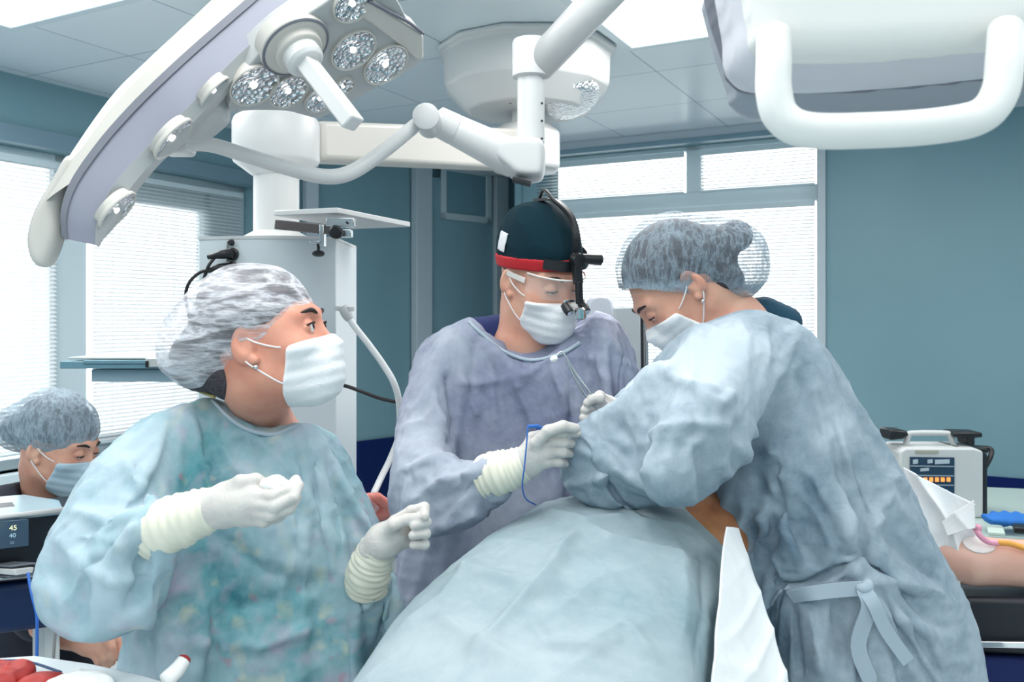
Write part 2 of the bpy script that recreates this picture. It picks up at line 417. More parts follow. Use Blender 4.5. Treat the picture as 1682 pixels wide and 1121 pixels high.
# ------------------------------------------------------------------ the room
def struct(o): o['kind'] = 'structure'; return o
def wall_mat():
    m = mat('teal_wall_paint', sr(124, 168, 184), .42); n, l, b = nodes(m)
    f = noise(n, l, 1.6, 4, coord(n, l)); l.new(mixc(n, l, f, sr(118, 158, 170), sr(136, 172, 182)), b.inputs['Base Color'])
    bump(n, l, b, noise(n, l, 260, 2, coord(n, l)), .08, .002); return m
TEAL = wall_mat()
NAVY = mat('navy_wall_panel', sr(12, 34, 92), .3)
PVC = mat('white_window_frame', sr(206, 222, 228), .35)
TRIMM = mat('pale_trim', sr(196, 208, 216), .35)
def ceiling_mat():
    m = mat('metal_ceiling_tiles', sr(200, 212, 218), .3, .0, .6); n, l, b = nodes(m)
    v = coord(n, l, (1, 1, 1), (0, 0, -RZ))
    br = n.new('ShaderNodeTexBrick'); l.new(v, br.inputs['Vector']); br.offset = 0; br.inputs['Scale'].default_value = 1
    br.inputs['Brick Width'].default_value = .66; br.inputs['Row Height'].default_value = .66; br.inputs['Mortar Size'].default_value = .0035; br.inputs['Mortar Smooth'].default_value = .3
    br.inputs['Color1'].default_value = sr(222, 233, 238); br.inputs['Color2'].default_value = sr(214, 227, 234); br.inputs['Mortar'].default_value = sr(126, 150, 168)
    l.new(br.outputs['Color'], b.inputs['Base Color'])
    h = math_(n, l, 'SUBTRACT', 1.0, br.outputs['Fac']); bump(n, l, b, h, .4, .004); return m
def quadwall(name, a, b, holes, m, z0=0, z1=CEIL, thick=.2, outward=None, trims=True):
    """wall from a to b (world xy) with rectangular holes (t0,t1,z0,z1) in metres along it; thickness goes outward"""
    a = Vector((a[0], a[1], 0)); b = Vector((b[0], b[1], 0)); L = (b-a).length; t = (b-a)/L; o = Vector(outward).normalized()
    mb = MB(); ts = sorted({0, L}|{h[0] for h in holes}|{h[1] for h in holes}); zs = sorted({z0, z1}|{h[2] for h in holes}|{h[3] for h in holes})
    for i in range(len(ts)-1):
        for j in range(len(zs)-1):
            tm, zm = (ts[i]+ts[i+1])/2, (zs[j]+zs[j+1])/2
            if any(h[0] < tm < h[1] and h[2] < zm < h[3] for h in holes): continue
            p0, p1 = a+t*ts[i], a+t*ts[i+1]
            mb.hexa([p0+Vector((0,0,zs[j])), p1+Vector((0,0,zs[j])), p1+o*thick+Vector((0,0,zs[j])), p0+o*thick+Vector((0,0,zs[j])),
                     p0+Vector((0,0,zs[j+1])), p1+Vector((0,0,zs[j+1])), p1+o*thick+Vector((0,0,zs[j+1])), p0+o*thick+Vector((0,0,zs[j+1]))])
    return struct(mb.build(name, m))
DADO = .66
A_END = 4.66   # b where the left wall stops
mid0 = (-1.356, 6.0); mid1 = (.0205, 7.4)
wb0 = -2.5; wa1 = 7.0; WB = 5.32
win1 = (1.2, 4.15, .81, 2.37); win2 = (1.30, 3.23, .85, 2.62)
quadwall('wall_left', R(0, wb0).xy, R(0, A_END).xy, [(win1[0]-wb0, win1[1]-wb0, win1[2], win1[3])], TEAL, outward=-U)
quadwall('wall_niche', (-1.375, 6.0), (.0, 7.4), [], TEAL, outward=(-.713, .70, 0))
quadwall('wall_return', (.035, 7.6), R(1.25, WB-.0).xy, [], TEAL, outward=(1, 0, 0), thick=.3)
quadwall('wall_window', R(1.262, WB).xy, R(wa1, WB).xy, [(win2[0]-1.262, win2[1]-1.262, win2[2], win2[3])], TEAL, outward=V_)
quadwall('wall_right', R(wa1, wb0).xy, R(wa1, WB).xy, [], TEAL, outward=U)
quadwall('wall_back', R(0, wb0).xy, R(wa1, wb0).xy, [], TEAL, outward=-V_)
# navy wainscot: thin panels on the walls
def wains(name, a, b, inward, z1=DADO):
    a = Vector((*a, 0)); b = Vector((*b, 0)); i = Vector(inward).normalized()*.012; mb = MB()
    mb.hexa([a+i*.1, b+i*.1, b+i, a+i]+[p+Vector((0,0,z1)) for p in (a+i*.1, b+i*.1, b+i, a+i)]); return struct(mb.build(name, NAVY))
wains('trim_1', R(.0, wb0).xy, R(0, A_END).xy, U)
wains('trim_2', mid0, mid1, (.713, -.70, 0))
wains('trim_3', R(1.262, WB).xy, R(wa1, WB).xy, -V_, .70)
fl = MB(); fl.add([R(0, wb0), R(wa1, wb0), R(wa1, WB), R(1.262, WB), (.0205, 7.4, 0), (-1.356, 6.0, 0), R(0, A_END)], [tuple(range(7))])
FLM = mat('floor_tiles', sr(214, 220, 222), .3)
struct(fl.build('floor', FLM))
CM = ceiling_mat()
ce = MB()
zc = Vector((0, 0, CEIL))
ce.add([p+zc for p in (R(-.2, wb0-.2), R(wa1+.2, wb0-.2), R(wa1+.2, WB+.2), R(1.0, WB+.3), Vector((.3, 7.9, 0)), Vector((-1.8, 6.4, 0)), R(-.2, A_END+.3))], [tuple(range(7))[::-1]])
ce.add([p+zc+Vector((0,0,.1)) for p in (R(-.2, wb0-.2), R(wa1+.2, wb0-.2), R(wa1+.2, WB+.2), R(1.0, WB+.3), Vector((.3, 7.9, 0)), Vector((-1.8, 6.4, 0)), R(-.2, A_END+.3))], [tuple(range(7))])
struct(ce.build('ceiling', CM))
# cornice along the walls
def strip(name, p, q, inward, z0, z1, th, m):
    p = Vector((p[0], p[1], 0)); q = Vector((q[0], q[1], 0)); i = Vector(inward).normalized()*th; mb = MB()
    mb.hexa([v+Vector((0,0,z0)) for v in (p, q, q+i, p+i)]+[v+Vector((0,0,z1)) for v in (p, q, q+i, p+i)]); return struct(mb.build(name, m, bevel=.002))
strip('trim_4', R(1.262, WB).xy, R(wa1, WB).xy, -V_, CEIL-.05, CEIL, .02, TRIMM)
strip('trim_5', mid0, mid1, (.713, -.70, 0), CEIL-.0, CEIL+.07, .03, TRIMM)
# posts on the niche wall
def npt(px):   # point on the niche wall seen at pixel column px
    k = (px-841)/F; a = Vector(mid0); d = Vector(mid1)-a
    t = (k*a.y-a.x)/(d.x-k*d.y); return a+d*t
strip('trim_6', npt(497), npt(517), (.713, -.70, 0), 0, CEIL, .05, TRIMM)
strip('trim_7', npt(829), npt(845), (.713, -.70, 0), 0, CEIL, .015, TEAL)
# the door in the niche
DOORM = mat('pale_teal_door', sr(140, 176, 188), .4)
dn = Vector((.713, -.70, 0))
def nbox(px0, px1, z0, z1, t0, t1, name, m, parent, bev=.003):
    p, q = npt(px0), npt(px1); p = Vector((*p, 0)); q = Vector((*q, 0)); mb = MB()
    mb.hexa([v+Vector((0,0,z0)) for v in (p+dn*t0, q+dn*t0, q+dn*t1, p+dn*t1)]+[v+Vector((0,0,z1)) for v in (p+dn*t0, q+dn*t0, q+dn*t1, p+dn*t1)])
    return mb.build(name, m, parent, bevel=bev)
door = nbox(701, 806, .02, 2.62, .005, .03, 'door_1', DOORM, None); struct(door)
fr_ = MB()
for (x0, x1, z0, z1) in ((675, 701, 0, CEIL-.003), (806, 826, 0, CEIL-.003)):
    p, q = npt(x0), npt(x1); p = Vector((*p, 0)); q = Vector((*q, 0))
    fr_.hexa([v+Vector((0,0,z0)) for v in (p, q, q+dn*.07, p+dn*.07)]+[v+Vector((0,0,z1)) for v in (p, q, q+dn*.07, p+dn*.07)])
fr_.build('door_frame', TRIMM, door, bevel=.006)
def zat(px, py):
    p = npt(px); return EYE-(py-HY)*p.y/F
z0, z1 = zat(760, 358), zat(760, 282)
hw = MB()
for (x0, x1, a, b) in ((719, 727, z0-.03, z1+.03), (793, 801, z0-.03, z1+.03), (719, 801, z0-.03, z0+.02), (719, 801, z1-.02, z1+.03)):
    p, q = npt(x0), npt(x1); p = Vector((*p, 0)); q = Vector((*q, 0))
    hw.hexa([v+Vector((0,0,a)) for v in (p+dn*.03, q+dn*.03, q+dn*.05, p+dn*.05)]+[v+Vector((0,0,b)) for v in (p+dn*.03, q+dn*.03, q+dn*.05, p+dn*.05)])
hw.build('vision_frame', PVC, door, bevel=.004)
nbox(726, 794, z0, z1, .03, .036, 'vision_pane', mat('frosted_pane', sr(128, 166, 180), .15), door, 0)
nbox(712, 716, .9, 1.1, .03, .07, 'door_handle', STEEL, door)

# ---- windows
BLIND = mat('white_blind_slat', sr(238, 242, 244), .5)
n_, l_, b_ = nodes(BLIND)
tr = n_.new('ShaderNodeBsdfTranslucent'); tr.inputs[0].default_value = (.85, .9, .92, 1); mx = n_.new('ShaderNodeMixShader'); mx.inputs[0].default_value = .20
l_.new(b_.outputs[0], mx.inputs[1]); l_.new(tr.outputs[0], mx.inputs[2]); l_.new(mx.outputs[0], n_['Material Output'].inputs[0])
def window(name, org, t, o, L, z0, z1, frames, panes, blinds, slat_tilt=32, pitch=.021):
    """org: inner corner at floor level, t along, o outward; frames (t0,t1,z0,z1) bars; panes; blinds (t0,t1,z0,z1)"""
    def hx(mb, t0, t1, a, b, d0, d1):
        q = [org+t*t0+o*d0, org+t*t1+o*d0, org+t*t1+o*d1, org+t*t0+o*d1]
        mb.hexa([v+Vector((0,0,a)) for v in q]+[v+Vector((0,0,b)) for v in q])
    mb = MB()
    for f in frames: hx(mb, *f, .08, .15)
    w = struct(mb.build(name, PVC, bevel=.004))
    g = MB()
    for p in panes: hx(g, *p, .11, .118)
    g.build('window_pane', GLASS, w)
    for bl in blinds:
        s = MB(); z = bl[2]
        cs, sn = math.cos(math.radians(slat_tilt))*.0115, math.sin(math.radians(slat_tilt))*.0115
        while z < bl[3]-.02:
            q = []
            for (d, zz) in ((.045-cs, z-sn), (.045, z+.0015), (.045+cs, z+sn)):
                q.append((org+t*bl[0]+o*d+Vector((0,0,zz)), org+t*bl[1]+o*d+Vector((0,0,zz))))
            s.add([q[0][0], q[0][1], q[1][1], q[1][0], q[2][1], q[2][0]], [(0, 1, 2, 3), (3, 2, 4, 5)])
            z += pitch
        s.build('blind_slats', BLIND, w)
        h = MB(); hx(h, bl[0], bl[1], bl[3]-.03, bl[3], .03, .06); hx(h, bl[0], bl[1], bl[2]-.02, bl[2]-.008, .035, .055)
        for tt in (bl[0]+.12, (bl[0]+bl[1])/2, bl[1]-.12): hx(h, tt, tt+.0015, bl[2], bl[3], .0435, .045)
        h.build('blind_rail', PVC, w)
    return w
b0, b1, wz0, wz1 = win1; L1 = b1-b0
f1 = [(0, L1, wz0, wz0+.05), (0, L1, wz1-.04, wz1), (0, .05, wz0, wz1), (L1-.05, L1, wz0, wz1),
      (2.846-b0-.0, 3.03-b0, wz0, wz1), (3.03-b0, 3.87-b0, wz0+.05, wz0+.11), (3.03-b0, 3.87-b0, wz1-.19, wz1-.04), (3.82-b0, L1-.03, wz0, wz1), (.95, 1.1, wz0, wz1)]
window('window_1', R(0, b0), V_, -U, L1, wz0, wz1, f1, [(.05, L1-.05, wz0+.04, wz1-.03)],
       [(.06, 2.83-b0, wz0+.09, wz1-.05), (3.035-b0, L1-.06, wz0+.09, wz1-.05)])
a0, a1, vz0, vz1 = win2; L2 = a1-a0
f2 = [(0, L2, vz0, vz0+.06), (0, L2, vz1-.03, vz1), (0, .09, vz0, vz1), (L2-.02, L2, vz0, vz1), (0, L2, 2.235, 2.33), (2.425-a0, 2.52-a0, 2.33, vz1)]
window('window_2', R(a0, WB), U, V_, L2, vz0, vz1, f2, [(.05, L2-.01, vz0+.04, vz1-.02)], [(.10, L2-.025, vz0+.09, 2.23), (.10, 2.42-a0, 2.34, vz1-.04), (2.525-a0, L2-.025, 2.34, vz1-.04)])
# sills, headers and jambs
def rbox(name, pts, z0, z1, m, bev=.003):
    mb = MB(); mb.hexa([Vector((p[0], p[1], z0)) for p in pts]+[Vector((p[0], p[1], z1)) for p in pts]); return struct(mb.build(name, m, bevel=bev))
rbox('trim_8', [R(.06, b0-.05), R(.06, b1+.03), R(-.08, b1+.03), R(-.08, b0-.05)], wz0-.06, wz0, PVC)
rbox('trim_9', [R(.035, b0-.1), R(.035, A_END-.35), R(.0, A_END-.35), R(.0, b0-.1)], wz1, wz1+.085, mat('grey_blind_box', sr(120, 148, 164), .4))
rbox('trim_10', [R(a0-.03, WB-.03), R(wa1-3.2, WB-.03), R(wa1-3.2, WB), R(a0-.03, WB)], vz1, vz1+.03, mat('grey_cornice', sr(130, 160, 176), .4))
rbox('trim_11', [R(a1, WB-.02), R(a1+.045, WB-.02), R(a1+.045, WB), R(a1, WB)], .7, vz1, TRIMM)
# ---- ceiling light panels
LENS = bpy.data.materials.new('panel_diffuser'); LENS.use_nodes = True
LENS.node_tree.nodes['Principled BSDF'].inputs['Base Color'].default_value = (.9, .9, .9, 1)
LENS.node_tree.nodes['Principled BSDF'].inputs['Emission Color'].default_value = (1, .99, .97, 1); LENS.node_tree.nodes['Principled BSDF'].inputs['Emission Strength'].default_value = 1.3
plabels = ['ceiling light panel right of the central lamp head, cut by the big lamp at right', 'ceiling light panel at the upper left above the curved lamp']
for i, (a, b, sa, sb) in enumerate(PANELS):
    e = empty('ceiling_light', R(a+sa/2, b+sb/2, CEIL), plabels[i] if i < 2 else 'ceiling light panel added out of view to fill the room with light', 'ceiling light', 'recessed ceiling light panels')
    mb = MB()
    w = .035
    for (x0, x1, y0, y1) in ((0, sa, 0, w), (0, sa, sb-w, sb), (0, w, w, sb-w), (sa-w, sa, w, sb-w)):
        q = [R(a+x0, b+y0), R(a+x1, b+y0), R(a+x1, b+y1), R(a+x0, b+y1)]
        mb.hexa([p+Vector((0, 0, CEIL-.012)) for p in q]+[p+Vector((0, 0, CEIL-.001)) for p in q])
    mb.build('panel_frame', PVC, e)
    mb = MB(); q = [R(a+w, b+w), R(a+sa-w, b+w), R(a+sa-w, b+sb-w), R(a+w, b+sb-w)]
    mb.hexa([p+Vector((0, 0, CEIL-.008)) for p in q]+[p+Vector((0, 0, CEIL-.001)) for p in q]); mb.build('diffuser', LENS, e)
# ------------------------------------------------------------------ people: materials
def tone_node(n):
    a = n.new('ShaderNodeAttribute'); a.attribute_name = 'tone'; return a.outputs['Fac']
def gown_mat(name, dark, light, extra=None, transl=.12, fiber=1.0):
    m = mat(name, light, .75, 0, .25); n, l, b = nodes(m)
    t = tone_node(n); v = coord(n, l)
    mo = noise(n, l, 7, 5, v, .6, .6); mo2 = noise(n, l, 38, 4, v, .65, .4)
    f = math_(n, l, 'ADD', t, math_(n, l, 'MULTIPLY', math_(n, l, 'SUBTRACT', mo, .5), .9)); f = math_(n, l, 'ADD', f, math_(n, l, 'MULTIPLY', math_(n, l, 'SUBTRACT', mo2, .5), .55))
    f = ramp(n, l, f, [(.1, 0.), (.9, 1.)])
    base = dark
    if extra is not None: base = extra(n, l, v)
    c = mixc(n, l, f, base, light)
    fib = noise(n, l, 420, 2, v, .7); c = mixc(n, l, math_(n, l, 'MULTIPLY', math_(n, l, 'SUBTRACT', fib, .42), .5*fiber), c, (1, 1, 1, 1), 'ADD') if False else c
    l.new(c, b.inputs['Base Color'])
    # crumple of the nonwoven cloth
    h1 = n.new('ShaderNodeTexVoronoi'); h1.feature = 'DISTANCE_TO_EDGE'; h1.inputs['Scale'].default_value = 9
    dv = n.new('ShaderNodeTexNoise'); dv.inputs['Scale'].default_value = 5; dv.inputs['Detail'].default_value = 3; l.new(v, dv.inputs['Vector'])
    av = n.new('ShaderNodeVectorMath'); av.operation = 'MULTIPLY_ADD'; l.new(dv.outputs['Color'], av.inputs[0]); av.inputs[1].default_value = (.35, .35, .35); l.new(v, av.inputs[2]); l.new(av.outputs[0], h1.inputs['Vector'])
    hh = math_(n, l, 'MINIMUM', h1.outputs['Distance'], .12)
    p1 = bump(n, l, b, hh, .04, .05)
    p2 = bump(n, l, b, noise(n, l, 26, 5, v, .6, .5), .16, .008, p1)
    bump(n, l, b, fib, .2, .0015, p2)
    tr = n.new('ShaderNodeBsdfTranslucent'); l.new(c, tr.inputs[0]); mx = n.new('ShaderNodeMixShader'); mx.inputs[0].default_value = transl
    l.new(b.outputs[0], mx.inputs[1]); l.new(tr.outputs[0], mx.inputs[2]); l.new(mx.outputs[0], n['Material Output'].inputs[0]); return m
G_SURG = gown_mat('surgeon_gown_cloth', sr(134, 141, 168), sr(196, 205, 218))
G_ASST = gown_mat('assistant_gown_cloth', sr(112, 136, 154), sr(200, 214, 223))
def floral(n, l, v):
    a = noise(n, l, 11, 3, v, .6, .3); b2 = noise(n, l, 17, 2, v, .5, .2); c3 = noise(n, l, 23, 2, v, .5, .1)
    c = ramp(n, l, a, [(.3, sr(50, 130, 142)), (.5, sr(92, 164, 172)), (.66, sr(140, 186, 192))])
    c = mixc(n, l, ramp(n, l, b2, [(.50, 0.), (.70, .6)]), c, sr(214, 178, 204))
    c = mixc(n, l, ramp(n, l, c3, [(.56, 0.), (.74, .6)]), c, sr(232, 222, 170))
    d4 = noise(n, l, 31, 1, v); return mixc(n, l, ramp(n, l, d4, [(.66, 0.), (.78, .6)]), c, sr(190, 90, 120))
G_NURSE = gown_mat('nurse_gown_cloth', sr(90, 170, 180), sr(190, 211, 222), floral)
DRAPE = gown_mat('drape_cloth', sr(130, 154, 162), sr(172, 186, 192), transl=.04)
SHEET = gown_mat('white_sheet_cloth', sr(222, 230, 234), sr(244, 247, 248), transl=.05)
BIND = mat('gown_binding', sr(176, 192, 204), .7)
NAVYC = mat('navy_scrub_cloth', sr(14, 34, 92), .8)
DKCLOTH = mat('black_scrub_cloth', sr(34, 38, 52), .8)
def skin_mat(name, c1, c2):
    m = mat(name, c1, .45, 0, .4); n, l, b = nodes(m); v = coord(n, l)
    l.new(mixc(n, l, ramp(n, l, noise(n, l, 14, 4, v), [(.35, 0.), (.7, 1.)]), c1, c2), b.inputs['Base Color'])
    b.inputs['Subsurface Weight'].default_value = .12; b.inputs['Subsurface Radius'].default_value = (.02, .008, .005); b.inputs['Subsurface Scale'].default_value = .3
    bump(n, l, b, noise(n, l, 180, 3, v), .12, .001); return m
SKIN = skin_mat('skin', sr(226, 176, 152), sr(212, 150, 128))
SKIN2 = skin_mat('ruddy_skin', sr(228, 166, 142), sr(212, 140, 118))
def hair_mat():
    m = mat('dark_hair', sr(40, 36, 42), .55); n, l, b = nodes(m); v = coord(n, l, (60, 14, 60))
    f = noise(n, l, 3, 4, v, .6, .5); l.new(ramp(n, l, f, [(.3, sr(26, 22, 28)), (.7, sr(84, 74, 82))]), b.inputs['Base Color']); bump(n, l, b, f, .5, .004); return m
HAIR = hair_mat()
def cap_mat(name, col, lo, hi, scale, aniso, warp=.6, base_a=.25, kind='streak', rot=(0, 0, 0)):
    m = bpy.data.materials.new(name); m.use_nodes = True; n, l, b = nodes(m)
    b.inputs['Base Color'].default_value = col; b.inputs['Roughness'].default_value = .7
    v = coord(n, l, aniso, rot)
    if kind == 'streak':
        q = noise(n, l, scale, 5, v, .62, warp); r = math_(n, l, 'ABSOLUTE', math_(n, l, 'SUBTRACT', q, .5)); s = ramp(n, l, r, [(0., hi), (.035, (hi+lo)/2), (.11, lo)])
        s = math_(n, l, 'ADD', s, math_(n, l, 'MULTIPLY', ramp(n, l, noise(n, l, scale*.35, 3, v, .5, .5), [(.55, 0.), (.75, 1.)]), .25))
        w = q
    else:
        wv = n.new('ShaderNodeTexWave'); wv.inputs['Scale'].default_value = scale; wv.inputs['Distortion'].default_value = 5; wv.inputs['Detail'].default_value = 3; wv.inputs['Detail Scale'].default_value = 2.2; l.new(v, wv.inputs['Vector'])
        s = ramp(n, l, wv.outputs['Fac'], [(.2, lo), (.9, hi)]); w = wv.outputs['Fac']
        s = math_(n, l, 'ADD', s, math_(n, l, 'MULTIPLY', ramp(n, l, noise(n, l, 16, 4, v, .6, .8), [(.45, 0.), (.75, 1.)]), .3))
    fr = n.new('ShaderNodeLayerWeight'); fr.inputs[0].default_value = .35
    t = tone_node(n)
    a = math_(n, l, 'ADD', s, math_(n, l, 'MULTIPLY', fr.outputs['Facing'], .28)); a = math_(n, l, 'ADD', a, t)
    a = math_(n, l, 'MINIMUM', a, .97); l.new(a, b.inputs['Alpha']); bump(n, l, b, w, .4, .006); return m
CAP_W = cap_mat('white_cap_film', sr(232, 233, 240), .10, .68, 1.15, (6, 14, 36), warp=.3, rot=(0, .5, 0))
CAP_B = cap_mat('blue_cap_film', sr(160, 178, 190), .18, .55, 1.3, (50, 50, 16), warp=.25)
GLOVE = mat('latex_glove', sr(232, 230, 222), .5, 0, .35); n_, l_, b_ = nodes(GLOVE)
b_.inputs['Subsurface Weight'].default_value = .1; b_.inputs['Subsurface Scale'].default_value = .01
v_ = coord(n_, l_); l_.new(mixc(n_, l_, noise(n_, l_, 30, 3, v_), sr(192, 186, 184), sr(222, 221, 214)), b_.inputs['Base Color']); bump(n_, l_, b_, noise(n_, l_, 60, 5, v_, .6, 1.0), .5, .004)
CUFF = mat('glove_cuff_latex', sr(234, 232, 214), .5)
MASKM = mat('mask_cloth', sr(236, 238, 240), .7); n_, l_, b_ = nodes(MASKM); bump(n_, l_, b_, noise(n_, l_, 40, 5, coord(n_, l_), .6, 1), .45, .005)
MASKB = mat('blue_mask_cloth', sr(176, 200, 214), .7)
EYEW = mat('eye_white', sr(225, 222, 218), .15); IRIS = mat('dark_iris', sr(50, 34, 28), .1); LASH = mat('dark_lash', sr(38, 26, 26), .6)
LIPM = mat('ear_loop_elastic', sr(235, 236, 238), .6)

# ------------------------------------------------------------------ heads
def frame(px, py, d, yaw, pitch, roll, s=1.0):
    """head frame: yaw 0 faces the camera, +90 faces right; pitch>0 looks down; roll>0 leans to the person's right"""
    m = Matrix.Rotation(math.radians(yaw), 4, 'Z') @ Matrix.Rotation(math.pi, 4, 'Z')   # local +y -> towards camera
    m = m @ Matrix.Rotation(math.radians(-pitch), 4, 'X') @ Matrix.Rotation(math.radians(roll), 4, 'Y')
    return Matrix.Translation(P(px, py, d)) @ m @ Matrix.Scale(s, 4)
EYE_OPEN = [True]
def head_field(g, neck=None, nr=(.052, .058)):
    f = g.ell((0, -.014, .043), (.075, .097, .088))
    f = smin(f, g.ell((0, .030, -.028), (.060, .062, .082)), .045)
    f = smin(f, g.ell((0, .052, .0), (.055, .040, .055)), .03)
    for s in (-1, 1):
        f = smin(f, g.cone((s*.050, .004, -.055), (s*.018, .070, -.094), .018, .017), .035)
        f = smin(f, g.ell((s*.043, .060, -.020), (.020, .022, .017)), .022)
        f = smin(f, g.cone((s*.012, .090, .031), (s*.042, .076, .032), .009, .008), .018)
    f = smin(f, g.cone((0, .076, -.045), (0, .080, -.085), .020, .018), .02)
    for s in (-1, 1):
        f = smax(f, -g.ell((s*.031, .103, .010), (.018, .016, .012)), .016)
        zo = (.0150, .0035) if EYE_OPEN[0] else (.0075, .0035)
        lid = smax(g.ell((s*.031, .0825, .010), (.0155, .0150, .0145)), -g.plane((0, .0825, zo[0]), (0, .10, 1)), .001)
        f = smin(f, lid, .003)
        f = smin(f, smax(g.ell((s*.031, .0822, .010), (.0155, .0146, .0145)), g.plane((0, 0, zo[1]), (0, -.1, 1)), .001), .003)
    f = smin(f, g.chain([(0, .088, .018), (0, .101, -.006), (0, .114, -.028)], [.0065, .0068, .0088]), .012)
    for s in (-1, 1): f = smin(f, g.ell((s*.011, .104, -.032), (.007, .010, .007)), .008)
    for s in (-1, 1):
        e = g.ell((s*.078, -.010, .004), (.010, .019, .031), Matrix.Rotation(s*.35, 3, 'Z') @ Matrix.Rotation(-.2, 3, 'X'))
        e = smax(e, -g.ell((s*.089, -.004, .006), (.008, .011, .019)), .005)
        e = smin(e, g.ell((s*.078, .002, -.024), (.006, .008, .008)), .006)
        f = smin(f, e, .008)
    f = smin(f, g.cone((0, -.030, -.02), (0, -.04, -.06), .054, .05), .04)
    if neck is not None: f = smin(f, g.chain(neck, [nr[0]]+[nr[1]]*(len(neck)-1)), .035)
    return f
def xf(Vt, m):
    a = np.array(m, np.float32); return Vt @ a[:3, :3].T+a[:3, 3]
def make_head(parent, fr, neckw, skin, shoulders=None, h=.0023, brow=True, eye_down=True, nr=(.05, .056)):
    EYE_OPEN[0] = not eye_down
    inv = fr.inverted()
    nk = [Vector((0, -.025, -.045))]+[inv @ Vector(p) for p in neckw]
    sh = [inv @ Vector(p) for p in (shoulders or [])]
    al = nk+sh
    lo = [min(-.1, min(p[i] for p in al)-.085) for i in range(3)]; hi = [max(.135 if i != 0 else .1, max(p[i] for p in al)+.085) for i in range(3)]
    lo[1] = min(lo[1], -.12); lo[2] = min(lo[2], -.13); hi[2] = max(hi[2], .14)
    g = G(lo, hi, h)
    f = head_field(g, nk, nr)
    if sh: f = smin(f, g.chain([sh[0], nk[-1], sh[1]], [.028, .058, .028]), .05)
    V1, Q = g.mesh(f); V1 = relax(V1, Q, 1, .3); V1 = xf(V1, fr)
    o = link('body', mesh_np('body', V1, Q), skin, parent)
    for s in (-1, 1):
        mb = MB(); c = fr @ Vector((s*.031, .0838, .010)); look = (fr.to_3x3() @ Vector((0, 1, -.25 if eye_down else 0))).normalized(); sc = fr.to_scale()[0]
        R_ = .0136*sc
        mb.lathe(c, look, [(R_*math.cos(t), R_*math.sin(t)) for t in np.linspace(.46, math.pi*.6, 10)], 20); e = mb.build('eye', EYEW, parent, smooth=True)
        mb = MB(); mb.lathe(c, look, [(R_*1.02*math.cos(t), R_*1.02*math.sin(t)) for t in np.linspace(.001, .47, 5)], 20); mb.build('iris', IRIS, e, smooth=True)
        if brow:
            mb = MB(); mb.tube([fr @ Vector(p) for p in ((s*.013, .1000, .0305), (s*.029, .0975, .0365), (s*.049, .0815, .0335))], [.0030*sc, .0038*sc, .0018*sc], 8); mb.build('eyebrow', LASH, parent, smooth=True)
        mb = MB(); mb.tube([fr @ Vector(p) for p in ((s*.018, .0935, (.0130 if EYE_OPEN[0] else .0065)), (s*.031, .0985, (.0152 if EYE_OPEN[0] else .0062)), (s*.045, .0905, (.0120 if EYE_OPEN[0] else .0060)))], [.0010*sc, .0017*sc, .0016*sc], 6); mb.build('eyelashes', LASH, parent, smooth=True)
    return o
def make_mask(parent, fr, m, loops=True, h=.0024, puff=.005, up=-.010, label=None, pleat=.0006):
    g = G((-.085, -.02, -.14), (.085, .15, .02), h)
    f = head_field(g)
    shell = smin(f-puff, g.ell((0, .072, -.062), (.044, .049, .048)), .025)
    shell = shell+pleat*np.sin(g.Z*2*math.pi/.021)
    edge_up = g.plane((0, .10, up), (0, -.10, 1)); edge_dn = g.plane((0, .05, -.128), (0, .30, -1)); back = g.plane((0, .046, -.04), (0, -1, .40))
    f2 = smax(smax(smax(shell, edge_up, .006), back, .006), edge_dn, .006)
    f2 = np.maximum(f2, -(f+.004))
    V1, Q = g.mesh(f2); V1 = relax(V1, Q, 1, .4); V1 = xf(V1, fr)
    o = link('face_mask', mesh_np('face_mask', V1, Q), m, parent)
    if label: o['label'] = label
    if loops:
        for s in (-1, 1):
            for pts in (((s*.056, .060, -.018), (s*.0720, .040, -.012), (s*.080, .010, .004), (s*.080, -.012, .022), (s*.080, -.026, .012)), ((s*.056, .044, -.082), (s*.071, .026, -.064), (s*.080, .004, -.040), (s*.083, -.010, -.024), (s*.080, -.027, .006))):
                mb = MB(); mb.tube([fr @ Vector(p) for p in pts], .0014, 8); mb.build('ear_loop', LIPM, o, smooth=True)
    return o
def tosub(f, g, V1, Q, fn):
    return Q
def shell_mesh(name, g, f, cut, matr, parent, fr=None, seed=0, amp=.003, scale=22, aniso=(1, .35, 1), tone=None):
    """thin cap film: the field's surface on the kept side of the cut planes"""
    V1, Q = g.mesh(f); V1 = relax(V1, Q, 1, .5); N = vnormals(V1, Q)
    p = V1*np.array(aniso, np.float32)*scale+seed; n = vnoise(p+vnoise(p*.5+9)[:, None]*1.5); n = (1-abs(2*n-1))**2; n2 = vnoise(p*2.3+4); n2 = (1-abs(2*n2-1))**2
    V1 = V1+N*((n+.4*n2-.6)*amp)[:, None]
    keep = np.ones(len(Q), bool)
    for (q, nn) in cut:
        nn = np.array(Vector(nn).normalized(), np.float32); d = (V1-np.array(q, np.float32)) @ nn; keep &= d[Q].max(1) < 0
    Q = Q[keep]; used = np.unique(Q); rm = np.full(len(V1), -1); rm[used] = np.arange(len(used)); Q = rm[Q]; V1 = V1[used]
    tn = None
    if tone is not None: tn = tone(V1)
    if fr is not None: V1 = xf(V1, fr)
    me = mesh_np(name, V1, Q)
    at = me.attributes.new('tone', 'FLOAT', 'POINT'); at.data.foreach_set('value', np.clip(tn if tn is not None else np.zeros(len(V1)), 0, 1).astype(np.float32))
    return link(name, me, matr, parent)

